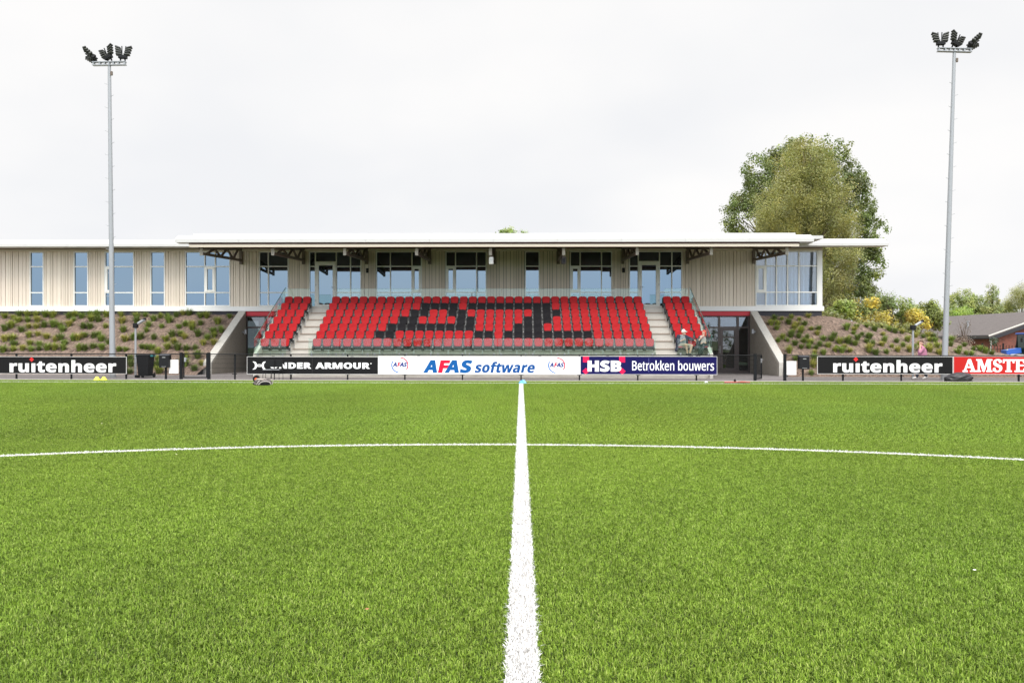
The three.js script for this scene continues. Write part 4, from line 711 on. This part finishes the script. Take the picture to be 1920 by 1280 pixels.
const tuftMats = [[0.2, 0.27, 0.035], [0.3, 0.34, 0.05], [0.14, 0.2, 0.028], [0.38, 0.37, 0.07], [0.22, 0.31, 0.045]].map((c) => leafMat(...c)), coreMats = [[0.1, 0.15, 0.024], [0.14, 0.19, 0.03]].map((c) => leafMat(...c));
const TONE = ['green', 'yellowish green', 'dark green', 'yellow tipped', 'fresh green'];
function plant(x, z, y, s, side, w) {
  const k = Math.floor(rnd() * 5), big = s * rr(0.8, 1.25), size = big > 1.15 ? 'large' : big > 0.9 ? 'medium' : 'small', where = band(y) + ' ' + side + ' soil bank, ' + w;
  const o = thing('tufted_plant', size + ' ' + TONE[k] + ' grassy tuft on the ' + where, 'plant', x, y - 0.03, z, rr(0, 6.28), size + ' ' + TONE[k] + ' tufts on the ' + where); o.scale.set(big * rr(0.92, 1.08), big * rr(0.85, 1.05), big * rr(0.92, 1.08));
  part(o, 'leaves', pick(tufts), tuftMats[k]); part(o, 'inner_leaves', pick(cores), pick(coreMats));
}
const LEFT_PLANTS = [
  [-28.3,-46.41],[-27.82,-46.41],[-27.68,-46.72],[-27.34,-46.03],[-27.23,-46.72],[-26.75,-46.72],[-26.79,-46.03],[-26.15,-46.56],[-25.74,-46.56],[-26.28,-46.03],[-24.86,-46.56],[-24.61,-46.71],
  [-24.12,-46.56],[-23.76,-46.79],[-23.37,-46.1],[-22.93,-46.02],[-23.35,-46.71],[-22.76,-46.56],[-22.02,-46.71],[-21.63,-46.02],[-21.11,-46.56],[-20.8,-45.87],[-20.63,-46.56],[-19.99,-46.17],
  [-19.79,-46.56],[-19.45,-46.71],[-19.09,-46.02],[-18.94,-46.63],[-18.65,-46.83],[-18.3,-46.79],[-17.58,-46.55],[-17.25,-46.55],[-16.39,-45.87],[-15.97,-46.55],[-27.3,-45.36],[-27.43,-44.99],
  [-26.5,-44.92],[-26.37,-45.36],[-25.89,-45.28],[-25.58,-45.43],[-25.16,-45.58],[-24.76,-45.5],[-24.38,-45.06],[-24.3,-45.58],[-24.4,-46.18],[-23.43,-45.36],[-23.03,-45.28],[-22.25,-45.43],
  [-19.2,-45.35],[-19.98,-45.5],[-19.83,-44.92],[-21.07,-44.92],[-18.06,-45.72],[-17.62,-45.5],[-17.24,-45.65],[-18.27,-45.35],[-16.26,-44.92],[-15.87,-44.92],[-25.37,-44.49],[-25.75,-44.35],
  [-24.76,-44.21],[-24.15,-43.94],[-23.95,-44.07],[-23.52,-43.66],[-23.25,-44],[-23.04,-44.07],[-26.79,-43.94],[-26.46,-44.07],[-22.87,-44.42],[-22.35,-44.35],[-22.17,-44.49],[-21.82,-44.07],
  [-19.8,-44.14],[-20.18,-44.21],[-19.11,-44.14],[-18.28,-44.49],[-17.86,-44.49],[-17.53,-44.21],[-17.45,-45.06],[-16.94,-44.49],[-16.32,-44.14],[-16.04,-44.42],[-20.57,-44.07],[-21.28,-43.73],
  [-18.45,-44.07],[-17.92,-43.8],[-25.27,-43.59],[-26.1,-43.59],[-24.75,-43.53],[-26.28,-42.99],[-25.77,-42.99],[-25.26,-42.93],[-24.82,-42.93],[-24.45,-42.99],[-24.04,-42.99],[-23.7,-43.06],
  [-23.22,-42.99],[-22.41,-42.99],[-22.17,-43.06],[-21.83,-43.26],[-21.29,-43.06],[-20.41,-43.06],[-20.03,-42.99],[-19.08,-43.13],[-18.81,-43.13],[-17.96,-43.13],[-17.45,-43.13],[-17,-43.13],
  [-16.59,-43.19],[-16.3,-43.53],[-15.78,-43.59],[-19.28,-43.13],[-18.29,-42.73],[-19.41,-42.09],[-19.09,-41.53],[-18.02,-42.09],[-17.77,-41.35],[-16.73,-42.35],[-16.13,-42.35],[-15.69,-41.72],
  [-15.7,-40.81],[-16.37,-41.35],[-17.29,-40.54],[-18.66,-40.45]];
const RIGHT_PLANTS = [
  [15.69,-46.69],[13.75,-46.41],[14.15,-46.41],[13.4,-45.85],[13.76,-45.85],[13.56,-45.34],[14.73,-46.59],[14.37,-45.94],[15.05,-46.26],[14.71,-45.75],[15.2,-45.84],[14.51,-45.43],
  [14.88,-45.39],[15.37,-45.3],[14.69,-44.94],[14.27,-44.94],[15.75,-45.25],[15.48,-44.72],[14.42,-44.46],[14.06,-44.55],[13.26,-44.12],[13.57,-44.37],[13.75,-44.16],[14.83,-44.33],
  [14.54,-44.03],[14.81,-43.82],[14,-43.69],[14.22,-43.4],[14.59,-43.36],[14.93,-43.32],[15.21,-43.57],[15.65,-44.29],[16.32,-44.59],[16.06,-44.24],[15.62,-43.53],[16.03,-43.44],
  [16.36,-43.99],[15.81,-43.08],[16.11,-42.99],[16.41,-43.44],[16.84,-44.07],[16.79,-43.9],[16.53,-43.04],[17.08,-43.76],[17.41,-44.29],[17.56,-45.92],[17.22,-45.3],[18.12,-46.21],
  [17.69,-45.45],[17.47,-44.98],[17.92,-45.02],[18.82,-46.61],[17.87,-44.25],[18.22,-44.81],[17.61,-43.29],[15.14,-42.83],[14.73,-42.91],[13.46,-42.91],[13.57,-42.28],[14.49,-42.28],
  [14.3,-41.89],[14.22,-41.6],[13.93,-41.05],[18,-43.83],[18.24,-44.87],[19.37,-45.8],[19.02,-44.8],[18.58,-44.1],[19.75,-45.04],[19.82,-44.44],[19.15,-44.22],[19.16,-43.6],
  [18.44,-43.21],[17.79,-42.97],[17.54,-43.15],[19.12,-46.31],[20.72,-46.57],[20.48,-45.39],[19.83,-43.73],[21.34,-46.31],[20.88,-45],[21.84,-45.82],[21.42,-44.92],[20.97,-43.98],
  [22.13,-45.81],[21.8,-44.93],[21.41,-43.84],[21.77,-46.39],[22.82,-45.54],[22.61,-44.36],[23.26,-45.44],[23.04,-44.37],[24.02,-45.52],[24.37,-45.54],[23.87,-46.15],[24.91,-45.38],
  [20.44,-43.85],[20.38,-44.33],[20.84,-44.2],[21.95,-44.56],[23.52,-46.83],[21.72,-43.79],[23.3,-44.32],[24.5,-45.24],[22.21,-46.79],[22.53,-46.84],[20.3,-46.53],[20.08,-46.71]];
const band = (y) => (y > 2.3 ? 'upper' : y > 1.2 ? 'middle' : 'lower');
const third = (x, a, b, n) => n[clamp(Math.floor((x - a) / (b - a) * n.length), 0, n.length - 1)];
for (const [x, z] of LEFT_PLANTS) plant(x, z, leftBank(x, z), 1.08, 'left', third(x, -28, -16, ['at far left', 'left of the mast', 'right of the mast', 'over the wheelie bin', 'behind the closed gate', 'by the sloping wall']));
for (const [x, z] of RIGHT_PLANTS) plant(x, z, rightBank(x, z), 0.95, 'right', third(x, 13, 28, ['by the sloping wall', 'over the litter bin', 'behind the black board', 'left of the lamp post', 'behind the lamp post', 'by the mast', 'right of the mast', 'at far right']));

// ---------- trees and shrubs ----------
function clump(n, r, size, flatness = 0.5) {                          // leaf-sized faces scattered in a ball
  const p = [], ix = [];
  for (let i = 0; i < n; i++) {
    const d = V(rr(-1, 1), rr(-1, 1), rr(-1, 1)).normalize(), c = d.clone().multiplyScalar(r * Math.cbrt(rnd())), s = size * rr(0.7, 1.3), a = V(rr(-1, 1), rr(-1, 1), rr(-1, 1)).normalize(), up = V(0, 1, 0).lerp(d, flatness).normalize(), t = a.cross(up).normalize(), u = t.clone().cross(up).addScaledVector(up, rr(-0.5, 0.5)).normalize(), b = p.length / 3;
    for (const [k, l] of [[0, -0.62], [0.42, 0], [0, 0.62], [-0.42, 0]]) { const v = c.clone().addScaledVector(t, k * s).addScaledVector(u, l * s); p.push(v.x, v.y, v.z); }
    ix.push(b, b + 1, b + 2, b, b + 2, b + 3);
  }
  const g = new THREE.BufferGeometry(); g.setAttribute('position', new THREE.Float32BufferAttribute(p, 3)); g.setIndex(ix); g.computeVertexNormals(); return g;
}
const clumps = { big: [clump(50, 0.42, 0.14), clump(44, 0.48, 0.145)], fine: [clump(84, 0.45, 0.075, 0.2), clump(74, 0.5, 0.08, 0.2)], bush: [clump(40, 0.3, 0.11), clump(36, 0.34, 0.12)], twig: [clump(9, 0.35, 0.09)] };
const white3 = phys(1, 1, 1, { roughness: 0.7, transmission: 0.5, side: THREE.DoubleSide }), bark = mat(0.13, 0.1, 0.075, 0.95);
// lobes: [x, y, z, rx, ry] in metres in the world; the depth radius follows rx
function tree(name, label, category, base, lobes, kind, n, color, { group, limb = 7, r = 0.22, droop = 0, vary = 0.3 } = {}) {
  const [bx0, bz0, by0] = base, o = thing(name, label, category, bx0, by0, bz0, 0, group);
  const loc = lobes.map(([x, y, z, rx, ry]) => [x - bx0, y - by0, z - bz0, rx, ry]), top = Math.max(...loc.map((l) => l[1])), w = [];
  const spine = [V(0, -0.2, 0), V(rr(-0.2, 0.2), top * 0.35, rr(-0.2, 0.2)), V(rr(-0.3, 0.3), top * 0.75, rr(-0.3, 0.3)), V(rr(-0.3, 0.3), top, 0)];
  const taper = (pts, r0, r1, seg = 10) => { const c = new THREE.CatmullRomCurve3(pts), g = new THREE.TubeGeometry(c, seg, 1, 6), p = g.attributes.position; for (let i = 0; i <= seg; i++) { const q = c.getPointAt(i / seg), s = lerp(r0, r1, i / seg); for (let j = 0; j <= 6; j++) { const k = i * 7 + j; p.setXYZ(k, q.x + (p.getX(k) - q.x) * s, q.y + (p.getY(k) - q.y) * s, q.z + (p.getZ(k) - q.z) * s); } } return g; };
  w.push(taper(spine, r, r * 0.2, 14));
  loc.forEach(([x, y, z, rx, ry]) => { for (let k = 0; k < limb; k++) { const e = V(x + rr(-0.75, 0.75) * rx, y + rr(-0.7, 0.75) * ry, z + rr(-0.75, 0.75) * rx), s = V(0, clamp(e.y * rr(0.3, 0.7), 0.1, top * 0.85), 0); w.push(taper([s, s.clone().lerp(e, 0.5).add(V(0, rr(-0.03, 0.12) * ry, 0)), e], r * rr(0.16, 0.34), r * 0.05, 6)); } });
  part(o, 'trunk', merge(w), bark);
  const list = [], vol = loc.map((l) => l[3] * l[3] * l[4]), sum = vol.reduce((a, b) => a + b, 0);
  loc.forEach(([x, y, z, rx, ry], i) => { for (let k = 0; k < n * vol[i] / sum; k++) {
    const d = V(rr(-1, 1), rr(-1, 1), rr(-1, 1)); if (d.length() > 1) { k--; continue; } d.normalize().multiplyScalar(Math.pow(rnd(), 0.42) * rr(0.86, 1.12));
    const q = V(x + d.x * rx, y + d.y * ry, z + d.z * rx); if (noise.noise(q.x * 0.75 + bx0, q.y * 0.75, q.z * 0.75) < -0.1 + 0.14 * rnd()) continue; list.push(q);
  } });
  const kinds = clumps[kind], m = new THREE.Matrix4(), col = new THREE.Color();
  kinds.forEach((g, gi) => {
    const mine = list.filter((_, i) => i % kinds.length === gi), c = shade(new THREE.InstancedMesh(g, white3, mine.length)); c.name = 'crown'; c.userData.kind = 'stuff'; o.add(c);
    mine.forEach((q, i) => {
      const s = rr(0.75, 1.25); m.compose(q, new THREE.Quaternion().setFromEuler(new THREE.Euler(rr(-0.5, 0.5), rr(0, 6.28), rr(-0.5, 0.5))), V(s, s * (1 + droop), s)); c.setMatrixAt(i, m);
      const k = 1 + vary * rr(-1, 1) + 0.35 * noise.noise(q.x * 1.1, q.y * 1.1, q.z * 1.1 + bz0), y = rr(-0.12, 0.12); c.setColorAt(i, col.setRGB(color[0] * k * (1 + y), color[1] * k, color[2] * k * (1 - y)));
    });
  });
  return o;
}
tree('broadleaf_tree', 'tall dark green tree behind the right end of the clubhouse', 'tree', [21.701, -66, 0], [[17.316, 11.733, -66, 1.65, 2.269], [19.038, 14.198, -66, 1.98, 2.475], [21.087, 15.632, -66, 2.062, 1.98], [23.626, 15.339, -66, 1.856, 2.145], [25.508, 12.87, -66, 1.856, 2.475], [26.49, 9.87, -66, 1.567, 2.269], [16.495, 10.706, -66, 0.907, 1.031], [26.081, 6.995, -66, 1.732, 1.856], [24.976, 5.147, -66, 2.269, 1.856], [21.701, 10.904, -66, 3.506, 3.712], [27.226, 8.431, -66, 0.825, 1.238]], 'big', 3400, [0.19, 0.24, 0.042], { r: 0.4, vary: 0.35 });
tree('willow_tree', 'olive green feathery tree in front of the dark tree', 'tree', [20.287, -60, 0], [[19.989, 13.594, -60, 2.175, 2.175], [19.17, 10.98, -60, 2.7, 2.325], [21.59, 10.602, -60, 1.95, 2.812], [20.101, 14.901, -60, 1.575, 1.125], [22.222, 8.173, -60, 1.425, 2.25], [21.59, 5.372, -60, 1.688, 1.688], [18.239, 10.42, -60, 1.575, 1.5], [20.473, 7.802, -60, 2.25, 2.25]], 'fine', 3600, [0.44, 0.44, 0.14], { r: 0.3, droop: 0.25, vary: 0.22 });
tree('broadleaf_tree', 'top of a pale green tree peeping over the roof at the middle', 'tree', [-0.65, -80, 0], [[-0.95, 11.951, -80, 1, 0.55], [-0.15, 11.95, -80, 0.9, 0.65], [-1.45, 11.651, -80, 0.8, 0.6]], 'big', 150, [0.313, 0.405, 0.092], { r: 0.2 });
const g0 = (x, z) => Math.max(0, rightBank(clamp(x, 13, 45), Math.max(z, -69)) - 0.15);
function bush(name, label, px, z, lobes, kind, n, color, more = {}) { return tree(name, label, name.endsWith('tree') ? 'tree' : 'shrub', [px, z, g0(px, z)], lobes, kind, n, color, { limb: 4, r: 0.06, ...more }); }
bush('yellow_shrub', 'large yellow shrub on the bank right of the clubhouse', 21.797, -53, [[21.6, 3.594, -53, 1.126, 0.861], [22.454, 3.165, -53, 0.861, 0.596], [20.878, 3.099, -53, 0.729, 0.53], [22.191, 2.703, -53, 0.994, 0.464]], 'bush', 420, [0.55, 0.461, 0.057], { limb: 9 });
bush('yellow_shrub', 'smaller yellow shrub nearer the right mast', 24.226, -53, [[24.16, 3.164, -53, 0.795, 0.53], [23.668, 2.835, -53, 0.662, 0.398], [24.751, 2.966, -53, 0.398, 0.331]], 'bush', 240, [0.576, 0.476, 0.057], { limb: 9 });
bush('green_shrub', 'bright lime shrub at the foot of the big trees', 19.582, -52, [[19.582, 3.651, -52, 0.715, 0.585], [18.937, 3.263, -52, 0.65, 0.39]], 'bush', 220, [0.318, 0.401, 0.052]);
bush('green_shrub', 'green shrub between the two yellow shrubs', 25.278, -57, [[25.278, 4.003, -57, 0.855, 0.713], [26.054, 3.861, -57, 0.641, 0.57], [24.643, 3.578, -57, 0.57, 0.784]], 'bush', 380, [0.299, 0.368, 0.074]);
bush('green_shrub', 'green shrub just left of the right mast', 28.651, -60, [[28.539, 3.763, -60, 0.825, 0.675], [28.91, 4.136, -60, 0.45, 0.45], [29.207, 3.315, -60, 0.675, 0.525], [28.02, 3.316, -60, 0.525, 0.375]], 'bush', 360, [0.298, 0.35, 0.065]);
bush('green_shrub', 'low pale green scrub below the big trees', 19.58, -50.5, [[18.641, 2.865, -50.5, 1.262, 0.379], [19.893, 2.644, -50.5, 0.947, 0.316], [18.015, 3.148, -50.5, 0.694, 0.316]], 'bush', 320, [0.304, 0.313, 0.074]);
bush('green_shrub', 'low green scrub under the yellow shrubs', 21.555, -50, [[21.245, 2.383, -50, 0.938, 0.281], [22.329, 2.445, -50, 0.75, 0.25], [20.626, 2.539, -50, 0.5, 0.25]], 'bush', 260, [0.287, 0.298, 0.059]);
bush('green_shrub', 'mid green shrub behind the large yellow shrub', 23.231, -57, [[22.984, 3.933, -57, 0.926, 0.713], [23.866, 4.145, -57, 0.855, 0.713], [22.242, 3.579, -57, 0.713, 0.57]], 'bush', 420, [0.26, 0.31, 0.065]);
bush('green_shrub', 'pale green shrub behind the smaller yellow shrub', 28.723, -62, [[28.57, 3.686, -62, 1.008, 0.581], [29.606, 3.378, -62, 0.775, 0.465], [27.879, 3.378, -62, 0.775, 0.542]], 'bush', 380, [0.3, 0.34, 0.075]);
bush('sapling_tree', 'thin sapling rising behind the large yellow shrub', 24.072, -56, [[23.933, 4.934, -56, 0.385, 0.315], [24.211, 4.516, -56, 0.35, 0.49]], 'twig', 80, [0.258, 0.350, 0.092], { r: 0.05 });
bush('dry_shrub', 'brown leafless hedge against the brick house roof', 27.433, -56, [[26.394, 2.251, -56, 0.7, 0.28], [27.433, 2.007, -56, 0.77, 0.28], [28.472, 1.868, -56, 0.84, 0.28], [25.874, 2.425, -56, 0.42, 0.28]], 'twig', 420, [0.287, 0.204, 0.143], { limb: 22, r: 0.09 });
bush('green_tree', 'broad green tree behind the brick house, right of the mast', 58.121, -112, [[57.29, 7.019, -112, 2.1, 1.4], [59.367, 6.67, -112, 1.82, 1.4], [58.121, 7.993, -112, 1.26, 0.84], [56.944, 5.488, -112, 2.38, 0.98], [60.059, 5.487, -112, 2.1, 0.98]], 'big', 700, [0.353, 0.405, 0.11], { r: 0.2 });
bush('green_shrub', 'bright green shrub before the broad tree by the mast', 55.578, -108, [[55.378, 5.612, -108, 1.485, 0.81]], 'big', 160, [0.368, 0.478, 0.074], { r: 0.15 });
bush('slender_tree', 'slim airy tree standing above the brick house roof', 59.248, -108, [[59.248, 8.831, -108, 0.608, 0.945], [59.115, 7.489, -108, 1.012, 0.945], [59.382, 6.013, -108, 1.35, 0.945]], 'big', 130, [0.353, 0.386, 0.129], { r: 0.2, limb: 7 });
bush('green_tree', 'wide pale tree behind the roof at far right', 66.994, -115, [[66.781, 8.021, -115, 1.869, 1.869], [68.413, 7.877, -115, 1.869, 2.156], [65.929, 6.45, -115, 1.725, 1.294]], 'fine', 800, [0.442, 0.446, 0.147], { r: 0.25 });
bush('green_tree', 'low green tree between the slim tree and the pale tree', 66.192, -118, [[66.192, 6.215, -118, 2.212, 1.032], [64.005, 5.996, -118, 1.77, 0.885]], 'big', 260, [0.331, 0.405, 0.11], { r: 0.2 });
bush('bare_tree', 'small bare young tree before the brick house', 32.021, -62, [[32.021, 2.991, -62, 0.62, 0.853]], 'twig', 8, [0.258, 0.184, 0.110], { limb: 26, r: 0.06 });
bush('dark_shrub', 'small dark conical evergreen by the brick wall', 36.452, -66, [[36.452, 1.45, -66, 0.165, 0.33], [36.452, 1.86, -66, 0.083, 0.206]], 'bush', 90, [0.065, 0.110, 0.037]);

for (const [x, h, k, w] of [[30, 5.5, 5, 'right entrance, left part'], [38, 6.6, 6, 'right entrance, middle part'], [47, 5.8, 5.5, 'right entrance, right part'], [-47, 7.5, 6, 'left entrance'], [-20, 5, 7, 'left stair glass'], [8, 4.8, 7, 'right stair glass']]) tree('far_tree', 'green tree across the pitch, seen only as a reflection in the ' + w, 'tree', [x, 72, 0], [[x, h * 0.6, 72, k * 0.7, h * 0.36], [x + 2, h * 0.45, 72, k * 0.8, h * 0.3]], 'big', 160, [0.16, 0.2, 0.05], { r: 0.2 });

// ---------- brick house, railing, tractor ----------
{
  const brick = speckle(256, (u, v) => { const r = Math.floor(v * 32), a = u * 12 + (r % 2) * 0.5, i = Math.floor(a), n = noise.noise(i * 3.1, r * 1.7, 1.3), joint = (v * 32) % 1 < 0.16 || (a % 1) < 0.06; return joint ? [0.55, 0.5, 0.46] : [0.62 + 0.14 * n, 0.34 + 0.08 * n, 0.27 + 0.06 * n]; });
  const brickMat = mat(0.62, 0.55, 0.55, 0.9, { map: brick }), roofTex = speckle(256, (u, v) => 0.75 + 0.2 * tile(u, v, 6, 7) + ((v * 16) % 1 < 0.12 ? -0.13 : 0)), roofMat = mat(0.25, 0.215, 0.2, 0.9, { map: roofTex });
  const o = thing('brick_house', 'low brick house with a long grey pitched roof and pale verge', 'house', 39.867, 0, -73, 0.13);
  const w = 13, len = 29, eh = 2.35, ph = 4.5, ov = 0.45;
  const wall = new THREE.ExtrudeGeometry(shape([[0.2, -0.5], [w - 0.2, -0.5], [w - 0.2, eh + 0.05], [w / 2, ph - 0.15], [0.2, eh + 0.05]]), { depth: len, bevelEnabled: false }).translate(0, 0, -len); { const p = wall.attributes.position, n = wall.attributes.normal, uv = wall.attributes.uv; for (let i = 0; i < p.count; i++) uv.setXY(i, (Math.abs(n.getX(i)) > 0.5 ? p.getZ(i) : p.getX(i)) / 2.6, p.getY(i) / 2.2); }
  part(o, 'wall', wall, brickMat);
  const slope = Math.atan2(ph - eh, w / 2), run = (w / 2 + 0.35) / Math.cos(slope);
  for (const s of [-1, 1]) { const g = new THREE.BoxGeometry(run, 0.12, len + 2 * ov); { const uv = g.attributes.uv, p = g.attributes.position; for (let i = 0; i < p.count; i++) uv.setXY(i, p.getZ(i) / 4, p.getX(i) / 4); } g.translate(s * run / 2, 0, 0).rotateZ(-s * slope).translate(w / 2, ph + 0.06, -len / 2); part(o, 'roof', g, roofMat);
    part(o, 'verge', new THREE.BoxGeometry(run, 0.1, 0.05).translate(s * run / 2, 0.09, 0).rotateZ(-s * slope).translate(w / 2, ph + 0.06, ov - 0.02), M.offwhite); part(o, 'barge_board', new THREE.BoxGeometry(run - 0.02, 0.3, 0.04).translate(s * run / 2, -0.2, 0).rotateZ(-s * slope).translate(w / 2, ph + 0.06, ov - 0.03), M.plinth); }
  part(o, 'eaves_board', bx(0.06, 0.3, len + 0.8, -0.3, eh - 0.06, -len / 2), M.plinth); part(o, 'downpipe', rod([0.1, 0, 0.06], [0.1, eh - 0.1, 0.06], 0.06), M.offwhite);
  for (const [u, v] of [[0.25, -6], [0.4, -18]]) part(o, 'roof_vent', merge([rod([u * w / 2 + 0.6, lerp(eh, ph, u + 0.15), v], [u * w / 2 + 0.6, lerp(eh, ph, u + 0.15) + 0.55, v], 0.1), rod([u * w / 2 + 0.6, lerp(eh, ph, u + 0.15) + 0.55, v], [u * w / 2 + 0.6, lerp(eh, ph, u + 0.15) + 0.62, v], 0.16)]), M.galv);
  part(o, 'wall_light', ball(3.0, 2.55, 0.05, 0.12, 0.09, 0.1), M.offwhite);
}
{
  const x0 = 35.935, x1 = 42.112, o = thing('railing', 'dark vertical bar railing in front of the brick house', 'fence', x0, 0.0, -69);
  for (let i = 0, n = 26; i < n; i++) part(o, 'bar', i % 7 === 5 ? bx(0.1, 1.75, 0.1) : bx(0.035, 1.55, 0.035), M.black, (x1 - x0) * i / n, i % 7 === 5 ? 0.87 : 0.8, 0);
  for (const y of [0.35, 1.25]) part(o, 'rail', bx(x1 - x0, 0.05, 0.03, (x1 - x0) / 2, y, -0.035), M.black);
}
{
  const o = thing('tractor', 'blue tractor with a dark cab, partly cut off at the right edge', 'tractor', 35.912, 0.35, -61, 0.0), b = mat(0.02, 0.1, 0.42, 0.4);
  part(o, 'bonnet', prism([[0.35, 0.75], [0.35, 1.1], [-0.35, 1.1], [-0.35, 0.75]], -1.45, -0.4).rotateZ(0.16), b); part(o, 'grille', rb(0.12, 0.3, 0.6, 0.02, -1.42, 0.72, 0), M.black);
  part(o, 'headlight', ball(-1.48, 0.85, 0.25, 0.05, 0.07, 0.09), mat(0.7, 0.65, 0.3, 0.3)); part(o, 'loader_arm', merge([bar([-0.4, 0.5, 0.5], [-1.3, 0.55, 0.5], 0.1), bar([-1.3, 0.55, 0.5], [-1.55, 0.3, 0.5], 0.1)]), mat(0.5, 0.5, 0.5, 0.5));
  part(o, 'cab', prism([[0.5, 0.5], [0.55, 0.9], [0.48, 1.95], [-0.48, 1.95], [-0.55, 0.9], [-0.5, 0.5]], -0.35, 0.75), phys(0.02, 0.04, 0.035, { roughness: 0.12 }));
  part(o, 'cab_frame', merge([bar([-0.42, 0.5, 0.56], [-0.3, 1.98, 0.5], 0.09), bar([0.78, 0.5, 0.56], [0.74, 1.98, 0.5], 0.09), bar([-0.42, 0.5, -0.56], [-0.3, 1.98, -0.5], 0.09)]), M.black); part(o, 'cab_roof', rb(1.3, 0.12, 1.2, 0.05, 0.2, 2.03, 0), b);
  part(o, 'mirror', merge([bar([-0.32, 1.78, 0.55], [-0.75, 1.8, 0.75], 0.03), rb(0.1, 0.3, 0.14, 0.02, -0.76, 1.58, 0.75)]), M.black);
  const tyre = new THREE.TorusGeometry(0.46, 0.2, 12, 28), rim = rod([0, 0, -0.12], [0, 0, 0.12], 0.3, 0.3, 20);
  for (const [x, s, z] of [[0.7, 1, 0.75], [0.7, 1, -0.75], [-1.1, 0.6, 0.6], [-1.1, 0.6, -0.6]]) { const w = new THREE.Group(); w.name = 'wheel'; w.position.set(x, 0.66 * s - 0.25, z); w.scale.setScalar(s); o.add(w); part(w, 'tyre', tyre, M.rubber); part(w, 'rim', rim, mat(0.6, 0.6, 0.58, 0.5)); }
}
renderer.render(scene, camera);
